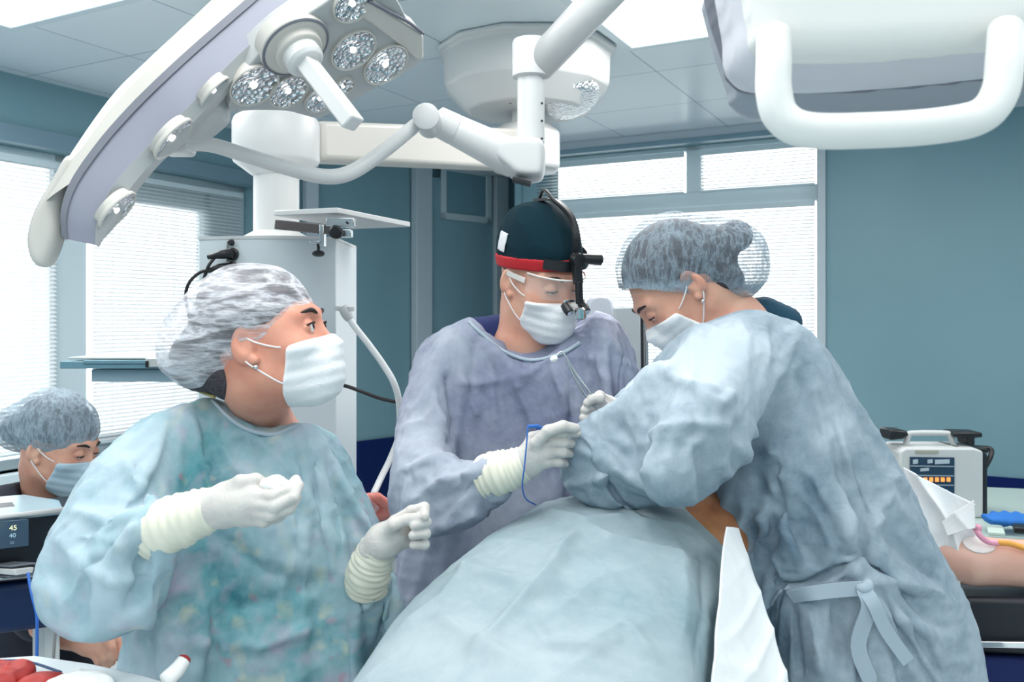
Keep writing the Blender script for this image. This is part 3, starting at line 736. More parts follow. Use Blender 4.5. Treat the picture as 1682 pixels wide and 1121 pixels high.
# ------------------------------------------------------------------ hands
def make_glove(name, parent, m, chains, palm, cuff=None, h=.0017, kf=.0035, kp=.012, cuff_m=None, label=None, r=.0088):
    """chains: finger joints (px,py,d); palm: list of (px,py,d,radius)"""
    cs = [[P(*q) for q in c] for c in chains]; pm = [(P(*q[:3]), q[3]) for q in palm]
    allp = [p for c in cs for p in c]+[p for p, _ in pm]
    lo = [min(p[i] for p in allp)-.035 for i in range(3)]; hi = [max(p[i] for p in allp)+.035 for i in range(3)]
    g = G(lo, hi, h)
    f = None
    for i in range(len(pm)-1):
        q = g.cone(pm[i][0], pm[i+1][0], pm[i][1], pm[i+1][1]); f = q if f is None else smin(f, q, .012)
    fing = None
    for j, c in enumerate(cs):
        rr = [r*1.12, r*1.05, r*.98, r*.88, r*.82][:len(c)]
        if j == 0: rr = [q*1.12 for q in rr]
        q = g.chain(c, rr, .004); f = smin(f, smax(q, -9+q*0, .001) if False else q, kp if True else 0) if False else f
        fing = q if fing is None else smin(fing, q, kf)
    f = smin(f, fing, kp)
    V1, Q = g.mesh(f); V1 = relax(V1, Q, 1, .4)
    o = link(name, mesh_np(name, V1, Q), m, parent)
    if label: o['label'] = label
    if cuff:
        pts, rad = cuff; mb = MB(); P3 = [P(*q) for q in pts]; P4, R4 = crom(P3, rad, 10)
        R4 = [rr*(1+.045*math.sin(i*1.9)) for i, rr in enumerate(R4)]
        rings = []; up = None
        for i, p in enumerate(P4):
            t = (P4[min(i+1, len(P4)-1)]-P4[max(i-1, 0)]).normalized()
            if up is None: up = t.orthogonal().normalized()
            up = (up-t*up.dot(t)).normalized(); sd = t.cross(up)
            rings.append([p+(up*math.cos(2*math.pi*k/28)+sd*math.sin(2*math.pi*k/28))*R4[i]*(1+.03*math.sin(k*.9+i*.7)) for k in range(28)])
        mb.rings(rings); mb.build('glove_cuff', cuff_m or CUFF, o, smooth=True)
    return o
def bounds(pts, pad_):
    lo = [min(p[i] for p in pts)-pad_ for i in range(3)]; hi = [max(p[i] for p in pts)+pad_ for i in range(3)]; return lo, hi
def surf_tube(sf, name, pts, r, m, parent, lift=0.0):
    mb = MB(); q = [Vector(sf.hit(*p))+Vector((0, -lift, 0)) for p in pts]; mb.tube(q, r, 8); return mb.build(name, m, parent, smooth=True)
def legs(parent, x, y, sep, ztop, shoe_dir, m):
    for s in (-1, 1):
        mb = MB(); mb.tube([(x+s*sep, y, .07), (x+s*sep, y, .45), (x+s*sep*.9, y, ztop)], [.06, .065, .085], 14); mb.build('trouser_leg', m, parent, smooth=True)
        d = Vector(shoe_dir).normalized()
        mb = MB(); c = Vector((x+s*sep, y, 0)); mb.tube([c+d*-.05+Vector((0,0,.045)), c+d*.03+Vector((0,0,.05)), c+d*.12+Vector((0,0,.035)), c+d*.17+Vector((0,0,.032))], [.044, .048, .035, .030], 14); mb.build('clog_shoe', mat('white_clog', sr(225, 228, 230), .5) if 'white_clog' not in bpy.data.materials else bpy.data.materials['white_clog'], parent, smooth=True)
# ================================================================== NURSE (left, turned to the right, holding gauze)
nurse = empty('person', (P(400, 1000, 1.6).x, 1.6, 0), 'person in a pale see-through gown over flowered scrubs and white mob cap, holding gauze', 'person')
fn = frame(440, 566, 1.5, 84, -14, 0)
make_head(nurse, fn, [P(425, 650, 1.56), P(422, 705, 1.66)], SKIN2, [P(350, 730, 1.66), P(500, 740, 1.70)], eye_down=False, nr=(.054, .056))
make_mask(nurse, fn, MASKM)
mb = MB(); c_ = fn @ Vector((.083, .004, -.036)); mb.lathe(c_, (0, -1, 0), [(-.003, .001), (-.002, .004), (.002, .004), (.004, .0015)], 10); mb.build('earring', CHROME, nurse, smooth=True)
# hair and cap, head-local
g = G((-.12, -.22, -.10), (.12, .14, .21), .0034)
hf = smin(g.ell((0, -.018, .046), (.082, .106, .088)), g.ell((0, -.118, .002), (.060, .056, .056)), .03)
hf = smax(hf, g.plane((0, .085, .048), (0, .86, -.55)), .01)
hf = smin(hf, g.ell((0, -.072, -.030), (.060, .046, .052)), .015)
hf = np.maximum(hf, -(g.ell((0, .02, -.05), (.2, .075, .085))))
V1, Q = g.mesh(hf); link('hair', mesh_np('hair', xf(relax(V1, Q, 1), fn), Q), HAIR, nurse)
cf = smin(g.ell((0, -.032, .050), (.093, .120, .094)), g.ell((0, -.125, .015), (.078, .055, .058)), .06)
shell_mesh('bouffant_cap', g, cf, [((0, .084, .040), (0, .56, -.83)), ((0, -.09, -.055), (0, .2, -1))], CAP_W, nurse, fn, 3, .006, 20, (1, .3, 1),
           tone=lambda v: .32*np.exp(-((v[:, 2]-.04-(v[:, 1]-.084)*.675)/.010)**2)+.12*np.exp(-((v[:, 1]+.12)/.03)**2))
mb = MB()
band = []
for k in range(25):
    t = -math.pi*.5+math.pi*2*k/24; y = -.03+.112*math.sin(t); x = .082*math.cos(t)
    band.append(fn @ Vector((x*(1.0 if y < .03 else .98), max(y, -.1), .040+(y-.084)*.675)))
# torso and sleeves
n_lo, n_hi = bounds([P(60, 640, 1.36), P(660, 640, 1.75), P(200, 1560, 1.7), P(640, 1560, 1.7), P(150, 900, 1.24), P(620, 700, 1.8)], .02)
def nurse_field(g):
    out = [(352, 636), (300, 660), (245, 698), (215, 770), (222, 860), (240, 960), (215, 1010), (202, 1070), (190, 1200), (180, 1500), (400, 1530), (640, 1500), (600, 1200), (582, 1050), (592, 960), (588, 880), (574, 800), (556, 745), (528, 704), (494, 682), (466, 690), (425, 676), (385, 650)]
    tor = g.pad(out, 1.58, .135, .14, depth=lambda x, z: .05*(x-P(400, 0, 1.58).x)/.25)
    armR = g.chain([P(262, 738, 1.5), P(205, 800, 1.42), P(158, 898, 1.37)], [.080, .084, .084])
    foreR = g.chain([P(158, 898, 1.37), P(210, 902, 1.335), P(250, 878, 1.31)], [.084, .080, .050])
    gown = smin(smin(tor, armR, .05), foreR, .02)
    armL = g.chain([P(520, 745, 1.66), P(575, 860, 1.66), P(606, 966, 1.60)], [.07, .072, .060])
    gown = smin(gown, armL, .03); gown = smin(gown, g.chain([P(606, 966, 1.60), P(607, 950, 1.55)], [.060, .050]), .02)
    return smax(gown, -g.chain([P(428, 590, 1.52), P(436, 658, 1.50)], [.056, .046]), .01)
sn = drape_cloth(lambda h: G(n_lo, n_hi, h), nurse_field, .0112, pins=[(300, 668, .03), (350, 655, .03), (400, 690, .025), (460, 700, .025), (520, 705, .03), (262, 868, .04), (606, 950, .03)], zcut=n_lo[2]+.05, seed=5, grow=.09)
sn.folds(.0022, 17, [(1, .2, .5), (.5, .2, -1), (.1, .2, 1)], 5)
sn.crease([([(300, 665), (330, 720), (350, 800), (345, 850)], .012, .010), ([(352, 700), (390, 760), (470, 830)], .010, .007), ([(460, 700), (500, 800), (560, 900)], .012, .008),
           ([(490, 695), (530, 780), (560, 850), (575, 930)], .012, .009), ([(385, 670), (450, 740), (500, 790)], .008, .005),
           ([(200, 740), (240, 800), (270, 850)], .012, .009), ([(110, 830), (180, 850), (250, 840)], .010, .008), ([(90, 880), (150, 930), (200, 960), (280, 940)], .012, .009),
           ([(120, 900), (150, 860), (190, 840)], .010, -.010), ([(170, 965), (205, 900), (240, 850)], .012, .011), ([(245, 835), (262, 825), (270, 860)], .008, .014),
           ([(230, 1000), (330, 1060), (430, 1070), (560, 1010)], .014, .008), ([(250, 960), (400, 1000), (560, 940)], .014, -.009), ([(300, 1040), (290, 1120)], .012, .009),
           ([(340, 860), (420, 930), (520, 960)], .012, -.008), ([(480, 830), (500, 900), (480, 960)], .011, .007), ([(590, 930), (620, 985), (600, 1010)], .010, .008),
           ([(240, 880), (238, 960), (215, 1010)], .014, -.016), ([(225, 1000), (260, 1060), (255, 1125)], .012, .011), ([(345, 1000), (330, 1121)], .014, .008)])
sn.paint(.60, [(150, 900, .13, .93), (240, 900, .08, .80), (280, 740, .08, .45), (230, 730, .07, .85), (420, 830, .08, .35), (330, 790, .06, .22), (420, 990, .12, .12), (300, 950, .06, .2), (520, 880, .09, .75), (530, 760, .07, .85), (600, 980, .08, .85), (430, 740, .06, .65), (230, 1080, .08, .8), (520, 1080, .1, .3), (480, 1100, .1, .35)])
gn = sn.link('gown', G_NURSE, nurse)
surf_tube(sn, 'neck_binding', [(352, 650), (378, 676), (410, 698), (446, 706), (478, 696), (498, 684)], .004, BIND, gn, .003)
mb = MB(); mb.tube([P(352, 652, 1.50), P(322, 640, 1.53), P(296, 628, 1.6), P(303, 600, 1.62), P(312, 585, 1.62)], .0035, 8); mb.build('neck_tie', mat('yellow_cord', sr(212, 190, 130), .6), gn, smooth=True)
make_glove('glove', nurse, GLOVE,
  [[(372, 806, 1.285), (395, 792, 1.275), (420, 789, 1.285), (432, 794, 1.295)],
   [(412, 812, 1.275), (448, 816, 1.262), (474, 806, 1.27), (486, 789, 1.285)],
   [(412, 828, 1.27), (452, 832, 1.257), (481, 818, 1.265), (491, 798, 1.28)],
   [(408, 842, 1.27), (446, 846, 1.262), (474, 836, 1.27), (487, 818, 1.285)],
   [(402, 853, 1.275), (434, 856, 1.27), (458, 848, 1.28), (472, 836, 1.29)]],
  [(335, 838, 1.29, .027), (368, 832, 1.285, .030), (398, 828, 1.28, .027), (408, 826, 1.28, .024)], cuff=([(245, 876, 1.31), (275, 864, 1.298), (315, 848, 1.292), (354, 833, 1.29)], [.040, .041, .037, .030]), label='white latex glove cupped around the gauze')
make_glove('glove', nurse, GLOVE,
  [[(628, 878, 1.47), (648, 862, 1.45), (668, 854, 1.45), (688, 851, 1.455)],
   [(650, 856, 1.48), (676, 840, 1.475), (697, 834, 1.465), (698, 848, 1.45)],
   [(655, 862, 1.49), (690, 854, 1.485), (700, 858, 1.46), (680, 864, 1.445)],
   [(655, 876, 1.49), (690, 872, 1.485), (699, 877, 1.46), (678, 880, 1.445)],
   [(655, 890, 1.49), (688, 889, 1.485), (697, 895, 1.465), (680, 896, 1.45)]],
  [(612, 905, 1.49, .025), (630, 890, 1.485, .029), (652, 876, 1.485, .026)], cuff=([(602, 962, 1.53), (606, 940, 1.51), (613, 918, 1.50), (624, 894, 1.49)], [.038, .038, .034, .029]), label='white latex glove closed in a loose fist')
legs(nurse, P(400, 0, 1.58).x, 1.6, .09, .6, (1, -.3, 0), NAVYC)

# ================================================================== SURGEON (middle)
surg = empty('person', (P(860, 900, 1.95).x, 1.98, 0), 'person in a green cloth cap with red band, head loupe and grey-blue gown, operating', 'person')
fs = frame(838, 466, 1.90, 34, 18, 4)
fs = fs @ Matrix.Translation((-.078, 0, 0))     # the given pixel is the near ear
make_head(surg, fs, [P(862, 560, 1.98), P(862, 600, 2.0)], SKIN, [P(790, 590, 2.02), P(940, 590, 2.02)], nr=(.056, .066))
make_mask(surg, fs, MASKM, up=-.018)
hg = G((-.11, -.16, -.06), (.11, .13, .19), .003)
stub = smax(smax(hg.ell((0, -.014, .043), (.0762, .0982, .089)), hg.plane((0, .055, 0), (0, 1, .2)), .01), hg.plane((0, 0, .05), (0, 0, 1)), .01)
stub = np.maximum(stub, hg.plane((0, .0, -.045), (0, .5, -1)))
V1, Q = hg.mesh(stub); link('hair', mesh_np('hair', xf(V1, fs), Q), mat('short_grey_hair', sr(120, 100, 90), .7), surg)
capf = smin(hg.ell((0, -.016, .062), (.088, .110, .104)), hg.ell((0, -.03, .105), (.070, .085, .062)), .03)
cut = hg.plane((0, .1, .052), (0, .16, -1))
capf2 = smax(capf, cut, .004)
V1, Q = hg.mesh(capf2); V1 = relax(V1, Q, 1)
Nn = vnormals(V1, Q); pp = V1*18; nz = vnoise(pp+vnoise(pp*.6)[:, None]*2); V1 = V1+Nn*(((1-abs(2*nz-1))**2-.4)*.004)[:, None]
GREENC = mat('dark_green_cap_cloth', sr(8, 40, 50), .9, 0, .2); link('cloth_cap', mesh_np('cloth_cap', xf(V1, fs), Q), GREENC, surg)
bandf = smax(smax(capf-.003, hg.plane((0, .1, .052), (0, .16, -1))-.002, .002), -hg.plane((0, .1, .076), (0, .16, -1)), .002)
V1, Q = hg.mesh(bandf); link('cap_band', mesh_np('cap_band', xf(V1, fs), Q), mat('red_cap_band', sr(186, 24, 36), .7), surg)
pf = smax(capf-.0045, hg.box((.085, -.035, .085), (.03, .017, .022)), .002); pf = np.maximum(pf, -(capf-.001))
V1, Q = hg.mesh(pf); link('cap_tie_patch', mesh_np('cap_tie_patch', xf(V1, fs), Q), mat('white_patch_cloth', sr(228, 230, 232), .8), surg)
# safety glasses
gl = empty('safety_glasses', fs @ Vector((0, .1, .01)), 'clear safety glasses worn under the head loupe', 'glasses')
CLEARP = film('clear_plastic', .09)
lens = MB(); rings = []
for z in (-.020, -.010, .004, .018, .026):
    rr = []
    for k in range(21):
        t = math.radians(-74+148*k/20); w = .074 if abs(z) < .02 else .072
        rr.append(fs @ Vector((w*math.sin(t), .022+.096*math.cos(t)-abs(z)*.1, z+.010-.006*math.cos(t)*0)))
    rings.append(rr)
lens.rings(rings, cap=False, closed=False); lo_ = lens.build('lens', CLEARP, gl, smooth=True); sm_ = lo_.modifiers.new('thick', 'SOLIDIFY'); sm_.thickness = .002
FRM = mat('clear_plastic_frame', sr(225, 220, 214), .2, 0, .5)
for s in (-1, 1):
    mb = MB(); mb.bar(fs @ Vector((s*.074, .048, .020)), fs @ Vector((s*.083, -.01, .022)), .003, .012, fs.to_3x3() @ Vector((0, 0, 1))); mb.build('temple_arm', FRM, gl, bevel=.001)
mb = MB(); mb.tube([fs @ Vector((.0735*math.sin(t), .022+.098*math.cos(t), .037)) for t in np.radians(np.linspace(-74, 74, 11))], .0022, 8); mb.build('top_rim', FRM, gl, smooth=True)
# head loupe with lamp
lp = empty('head_loupe', fs @ Vector((0, .1, .09)), 'black head-worn loupe and lamp with strap over the green cap', 'head lamp')
def fl_(x, y, z): return fs @ Vector((x, y, z))
mb = MB()
rings = []
for k in range(25):
    t = math.radians(-82+118*k/24) ; rr_ = (.098, .120)
    c = Vector((rr_[0]*math.sin(t), -.014+rr_[1]*math.cos(t), .074-.01*math.cos(t))); nrm = Vector((math.sin(t), math.cos(t), 0))
    rings.append([fs @ (c+nrm*q[0]+Vector((0, 0, q[1]))) for q in ((-.003, -.011), (.003, -.011), (.004, 0), (.003, .011), (-.003, .011))])
mb.rings(rings); mb.build('head_band', BLACK, lp, smooth=False)
mb = MB()
for i, s_ in enumerate([((0, .112, .070), (0, .105, .13), (0, .07, .168), (0, .01, .184), (0, -.05, .172))]):
    pts, _ = crom([Vector(p) for p in s_], [1]*5, 6); mb.rings([[fs @ (p+Vector((dx, 0, 0))+(p-Vector((0, -.02, .06))).normalized()*dz) for dx, dz in ((-.009, -.002), (.009, -.002), (.009, .004), (-.009, .004))] for p in pts])
mb.build('top_strap', BLACK, lp)
mb = MB(); mb.bar(fl_(0, .110, .095), fl_(.0, .136, .035), .018, .014, fs.to_3x3() @ Vector((0, 1, 0))); mb.bar(fl_(0, .136, .040), fl_(0, .150, -.005), .013, .012, fs.to_3x3() @ Vector((0, 1, 0))); mb.build('drop_arm', BLACK, lp, bevel=.002)
mb = MB(); mb.lathe(fl_(0, .118, .083), fs.to_3x3() @ Vector((0, 1, 0)), [(-.006, .014), (.012, .015), (.014, .011)], 16); mb.build('hinge_knob', BLACK, lp, smooth=False)
mb = MB(); mb.lathe(fl_(-.05, .105, .078), fs.to_3x3() @ Vector((-1, .3, 0)), [(-.02, .011), (.022, .012), (.025, .008)], 16); mb.build('side_knob', BLACK, lp)
for s in (-1, 1):
    mb = MB(); mb.lathe(fl_(s*.022, .128, -.012), fs.to_3x3() @ Vector((0, .9, -.45)), [(0, .009), (.012, .0105), (.024, .009), (.026, .006)], 16); ob = mb.build('loupe_barrel', BLACK, lp)
    mb = MB(); mb.lathe(fl_(s*.022, .128, -.012)+(fs.to_3x3() @ Vector((0, .9, -.45))).normalized()*.0262, fs.to_3x3() @ Vector((0, .9, -.45)), [(0, .007), (.001, .006)], 16); mb.build('loupe_glass', CHROME, ob)
mb = MB(); mb.bar(fl_(-.026, .130, -.004), fl_(.026, .130, -.004), .006, .006); mb.build('loupe_bridge', STEEL, lp, bevel=.001)
mb = MB(); mb.lathe(fl_(0, .152, -.012), fs.to_3x3() @ Vector((0, .35, -1)), [(0, .008), (.004, .012), (.022, .0125), (.026, .009)], 18); hl = mb.build('lamp_head', CHROME, lp)
mb = MB(); mb.tube([fl_(.0, -.04, .18), fl_(.02, .0, .205), fl_(.03, .05, .195), fl_(.005, .085, .165), fl_(0, .11, .12)], .004, 8); mb.build('lamp_cable', BLACK, lp, smooth=True)
# scrubs collar
lo, hi = bounds([P(740, 490, 1.93), P(990, 640, 2.12)], .03); g = G(lo, hi, .005)
scr = smin(g.chain([P(785, 560, 2.03), P(862, 566, 2.06), P(950, 560, 2.04)], [.055, .082, .050]), g.cone(P(862, 650, 2.02), P(862, 680, 2.02), .08), .04)
scr = smax(scr, -g.chain([P(858, 480, 1.95), P(878, 548, 1.90), P(895, 600, 1.84)], [.068, .066, .05]), .008)
V1, Q = g.mesh(scr); link('scrub_shirt', mesh_np('scrub_shirt', relax(V1, Q, 1), Q), NAVYC, surg)
# gown
s_lo, s_hi = bounds([P(620, 495, 1.6), P(1075, 495, 2.15), P(560, 1380, 2.1), P(1000, 1380, 2.1), P(630, 780, 1.55)], .02)
def surg_field(g):
    out = [(772, 506), (722, 535), (685, 575), (662, 640), (664, 720), (690, 790), (672, 860), (648, 930), (620, 1050), (600, 1340), (820, 1370), (1020, 1340), (1040, 1000), (1050, 800), (1062, 700), (1064, 620), (1048, 560), (1012, 518), (972, 500), (930, 530), (880, 545), (820, 535)]
    tor = g.pad(out, 1.97, .13, .13)
    armR = g.chain([P(722, 590, 1.95), P(696, 680, 1.85), P(692, 778, 1.72)], [.070, .073, .072]); foreR = g.chain([P(692, 778, 1.72), P(750, 792, 1.67), P(800, 780, 1.64)], [.072, .064, .048])
    gw = smin(smin(tor, armR, .04), foreR, .025)
    gw = smax(gw, -g.chain([P(845, 470, 1.95), P(870, 536, 1.87)], [.094, .080]), .008)
    return smax(gw, -g.cone(P(800, 470, 2.02), P(832, 516, 1.98), .055), .01)
ss = drape_cloth(lambda h: G(s_lo, s_hi, h), surg_field, .0112, pins=[(735, 535, .03), (775, 525, .03), (820, 560, .03), (870, 572, .03), (920, 570, .03), (1000, 520, .04), (805, 780, .035)], zcut=s_lo[2]+.05, seed=9, grow=.09)
ss.folds(.0022, 17, [(1, .2, .3), (.5, .2, -1), (.1, .2, 1)], 6)
ss.crease([([(700, 560), (745, 620), (755, 700), (755, 760)], .010, -.012), ([(755, 625), (800, 630), (850, 620)], .010, .005), ([(845, 570), (850, 640), (880, 730)], .010, .008), ([(900, 575), (920, 650), (945, 720)], .010, .008),
           ([(690, 580), (720, 660), (740, 700)], .010, .008), ([(655, 700), (700, 690), (740, 720)], .010, .009), ([(650, 770), (700, 750), (760, 745)], .010, .010), ([(665, 820), (720, 790), (780, 770)], .010, .009),
           ([(700, 840), (760, 810), (810, 790)], .010, -.008), ([(960, 560), (1000, 620), (1010, 690)], .012, .009), ([(1000, 540), (1035, 600), (1050, 660)], .011, .009), ([(700, 880), (780, 850), (850, 840)], .012, .009),
           ([(760, 600), (790, 680), (800, 760)], .011, .007), ([(680, 740), (655, 790)], .010, -.008), ([(790, 560), (820, 620), (830, 700)], .010, -.006)])
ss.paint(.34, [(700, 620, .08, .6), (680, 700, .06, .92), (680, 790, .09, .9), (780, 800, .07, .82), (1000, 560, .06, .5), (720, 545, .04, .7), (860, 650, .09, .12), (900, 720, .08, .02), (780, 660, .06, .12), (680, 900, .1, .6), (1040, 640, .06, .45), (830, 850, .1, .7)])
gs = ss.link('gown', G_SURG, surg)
surf_tube(ss, 'neck_binding', [(772, 520), (795, 542), (832, 570), (872, 583), (912, 578), (950, 556)], .004, BIND, gs, .003)
make_glove('glove', surg, GLOVE,
  [[(880, 728, 1.585), (900, 708, 1.575), (925, 700, 1.58), (946, 704, 1.59)],
   [(874, 718, 1.61), (900, 713, 1.60), (926, 711, 1.60), (948, 713, 1.61)],
   [(874, 731, 1.61), (902, 728, 1.595), (926, 728, 1.60), (940, 730, 1.615)],
   [(874, 746, 1.61), (902, 744, 1.595), (925, 744, 1.60), (936, 746, 1.615)],
   [(876, 760, 1.61), (900, 760, 1.60), (918, 760, 1.605), (928, 762, 1.62)]],
  [(848, 768, 1.62, .025), (866, 760, 1.615, .028), (880, 745, 1.61, .030)], cuff=([(795, 784, 1.64), (820, 777, 1.625), (843, 769, 1.62), (866, 759, 1.615)], [.040, .041, .036, .030]), label='bright latex glove holding a cautery pencil')
legs(surg, P(850, 0, 1.97).x, 2.0, .1, .6, (.2, -1, 0), NAVYC)

# ================================================================== ASSISTANT (right, bending over)
asst = empty('person', (P(1450, 1000, 1.75).x, 1.75, 0), 'person bending over the patient in a blue gown tied at the back, blue mob cap', 'person')
fa = frame(1118, 474, 1.84, -86, 46, 0)
make_head(asst, fa, [P(1180, 510, 1.86), P(1215, 540, 1.86)], SKIN, [P(1180, 570, 1.78), P(1240, 560, 1.95)], nr=(.05, .056))
make_mask(asst, fa, MASKM)
mb = MB(); c_ = fa @ Vector((-.083, .004, -.036)); mb.lathe(c_, (0, -1, 0), [(-.003, .001), (-.002, .004), (.002, .004), (.004, .0015)], 10); mb.build('earring', CHROME, asst, smooth=True)
lo, hi = bounds([P(1010, 340, 1.7), P(1275, 510, 2.0)], .02); g = G(lo, hi, .0034)
inv = fa.inverted()
def lc(x, y, z): return fa @ Vector((x, y, z))
hr = smin(g.ell(lc(0, -.016, .05), (.082, .106, .094), fa.to_3x3()), g.ell(P(1172, 410, 1.84), (.05, .06, .05)), .03)
hr = smin(hr, g.ell(P(1208, 388, 1.84), (.036, .04, .034)), .012)
hr = smin(hr, g.ell(P(1175, 460, 1.84), (.06, .06, .04)), .03)
bn = fa.to_3x3() @ Vector((0, .80, -.60)); bp = lc(0, .09, .045)
hr = smax(hr, g.plane(bp, bn), .008); hr = smax(hr, g.plane(P(1100, 478, 1.84), (-.09, 0, -1)), .004)
hr = np.maximum(hr, -g.ell(lc(0, .03, -.045), (.2, .075, .075), fa.to_3x3()))
V1, Q = g.mesh(hr); link('hair', mesh_np('hair', relax(V1, Q, 1), Q), HAIR, asst)
cf = smin(g.ell(lc(0, -.018, .055), (.093, .114, .102), fa.to_3x3()), g.ell(P(1195, 418, 1.84), (.070, .075, .072)), .06)
cf = smin(cf, g.ell(P(1215, 440, 1.84), (.052, .065, .062)), .05)
up3 = fa.to_3x3() @ Vector((0, .15, -1))
shell_mesh('bouffant_cap', g, cf, [(P(1100, 483, 1.84), (-.09, 0, -1))], CAP_B, asst, None, 8, .004, 26, (.5, 1, 1), tone=lambda v: .45*np.exp(-((EYE-(v[:, 2]-EYE)*0-v[:, 2]-(.0))*0+((v[:, 2]-P(1100, 474, 1.84).z)/.012))**2)+.1*(v[:, 0] > P(1225, 0, 1.84).x))
# scrub collar
lo, hi = bounds([P(1190, 480, 1.75), P(1320, 560, 1.95)], .03); g = G(lo, hi, .005)
V1, Q = g.mesh(g.chain([P(1215, 515, 1.86), P(1255, 515, 1.86), P(1290, 530, 1.86)], [.03, .036, .035])); link('scrub_shirt', mesh_np('scrub_shirt', V1, Q), mat('teal_scrub_cloth', sr(16, 66, 88), .8), asst)
# gown
a_lo, a_hi = bounds([P(890, 490, 1.35), P(1640, 490, 2.05), P(1180, 1420, 1.95), P(1650, 1420, 1.95)], .02)
def asst_field(g):
    out = [(1130, 524), (1175, 508), (1235, 500), (1290, 508), (1340, 540), (1378, 585), (1412, 645), (1448, 708), (1486, 765), (1502, 812), (1540, 880), (1580, 950), (1606, 1020), (1616, 1130), (1620, 1400), (1400, 1420), (1290, 1400), (1288, 1150), (1250, 1040), (1208, 930), (1164, 835), (1158, 785), (1200, 720), (1180, 670), (1110, 650), (1062, 620), (1072, 575), (1098, 545)]
    tor = g.pad(out, 1.72, .15, .15)
    slv = [(1078, 570), (1030, 625), (975, 670), (932, 706), (914, 742), (912, 782), (928, 814), (972, 832), (1038, 826), (1105, 790), (1160, 740), (1198, 692), (1196, 640), (1150, 600)]
    sl = g.pad(slv, 1.54, .062, .07, depth=lambda x, z: -.12*(x-P(1000, 0, 1.5).x)/.2+.10)
    gw = smin(tor, sl, .035)
    gw = smin(gw, g.chain([P(1200, 600, 1.62), P(1160, 680, 1.50), P(1110, 720, 1.47)], [.085, .07, .06]), .05)
    return smin(gw, g.chain([P(1130, 600, 1.85), P(1050, 650, 1.82), P(1002, 668, 1.76)], [.07, .055, .038]), .03)
sa = drape_cloth(lambda h: G(a_lo, a_hi, h), asst_field, .0115, pins=[(1130, 535, .03), (1240, 505, .03), (1330, 540, .02), (940, 760, .04), (1412, 957, .03), (1290, 985, .02)], zcut=a_lo[2]+.05, seed=3, grow=.09)
sa.folds(.0022, 16, [(1, .2, .5), (.5, .2, -1), (.1, .2, 1)], 16)
sa.crease([([(1340, 545), (1370, 640), (1385, 760), (1400, 880), (1412, 955)], .012, .016), ([(1355, 600), (1395, 720), (1430, 830), (1418, 950)], .014, -.010), ([(1412, 955), (1440, 860), (1475, 800)], .012, .012),
           ([(1412, 958), (1490, 960), (1560, 975)], .012, .011), ([(1412, 958), (1470, 1040), (1500, 1121)], .014, .013), ([(1412, 958), (1425, 1040), (1430, 1121)], .014, .013), ([(1412, 950), (1350, 960), (1285, 985)], .010, -.008),
           ([(1200, 720), (1260, 800), (1300, 880), (1320, 980)], .013, .013), ([(1215, 730), (1280, 780), (1340, 860), (1380, 930)], .012, .012), ([(1180, 790), (1230, 870), (1280, 980)], .014, -.012), ([(1190, 770), (1240, 850), (1290, 960)], .010, .010),
           ([(1195, 660), (1260, 740), (1330, 790), (1390, 880)], .013, .010), ([(1230, 770), (1290, 850), (1340, 930)], .012, -.012), ([(1320, 990), (1335, 1060), (1345, 1121)], .012, .012), ([(1360, 980), (1375, 1060), (1385, 1121)], .012, -.012),
           ([(1290, 990), (1300, 1060), (1310, 1121)], .012, -.010), ([(1075, 590), (1130, 630), (1190, 640)], .012, .010), ([(1130, 630), (1150, 690), (1120, 740)], .010, -.008), ([(1195, 692), (1150, 690), (1090, 700), (1000, 745)], .011, .010),
           ([(1140, 640), (1190, 660), (1215, 640)], .010, .009), ([(920, 800), (980, 780), (1060, 770)], .011, .009), ([(930, 730), (975, 760), (985, 810)], .010, .008), ([(1000, 690), (1030, 730), (1020, 780)], .010, -.007),
           ([(1130, 540), (1135, 590), (1140, 640)], .008, .005), ([(1280, 520), (1320, 620), (1350, 740)], .012, -.007), ([(1440, 800), (1480, 780), (1500, 810)], .011, .009), ([(1440, 990), (1520, 1040), (1560, 1121)], .013, .010), ([(1450, 860), (1510, 920), (1560, 960)], .013, -.010)])
sa.paint(.48, [(1200, 560, .10, 1.0), (1120, 590, .08, .95), (1260, 620, .08, .8), (1330, 700, .08, .35), (1260, 760, .06, .35), (1380, 700, .05, .85), (1400, 850, .05, .85), (1300, 880, .08, .15), (1330, 820, .05, .2), (1240, 900, .06, .15), (1270, 1040, .06, .15), (980, 760, .10, .5), (1100, 720, .07, .65), (1470, 880, .09, .6), (1500, 1050, .1, .55), (1370, 1060, .07, .6), (1550, 960, .06, .5), (940, 730, .05, .35)])  # sheer cloth tone; the palest shoulder blobs also paint in the lamp's bright light
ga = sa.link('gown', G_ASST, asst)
# tie belt
def ribbon(name, pts, w, m, parent, sf=None, lift=.008):
    pts3 = [Vector(sf.hit(*p[:2]))+Vector((0, -lift, 0)) for p in pts] if sf else [P(*p) for p in pts]
    c, _ = crom(pts3, [1]*len(pts3), 5); mb = MB(); rings = []
    for i, p in enumerate(c):
        t = (c[min(i+1, len(c)-1)]-c[max(i-1, 0)]).normalized(); sd = t.cross(Vector((0, 1, 0))).normalized(); n = sd.cross(t)
        rings.append([p-sd*w/2-n*.0015, p+sd*w/2-n*.0015, p+sd*w/2+n*.0015, p-sd*w/2+n*.0015])
    mb.rings(rings); return mb.build(name, m, parent, smooth=False)
TIEM = gown_mat('tie_cloth', sr(170, 196, 210), sr(196, 218, 228))
for m_ in (TIEM,): pass
ribbon('waist_tie', [(1290, 985), (1320, 978), (1370, 962), (1412, 956)], .026, BIND, ga, sa, .012)
ribbon('waist_tie', [(1412, 956), (1418, 1000), (1412, 1060), (1420, 1118)], .028, BIND, ga, sa, .014)
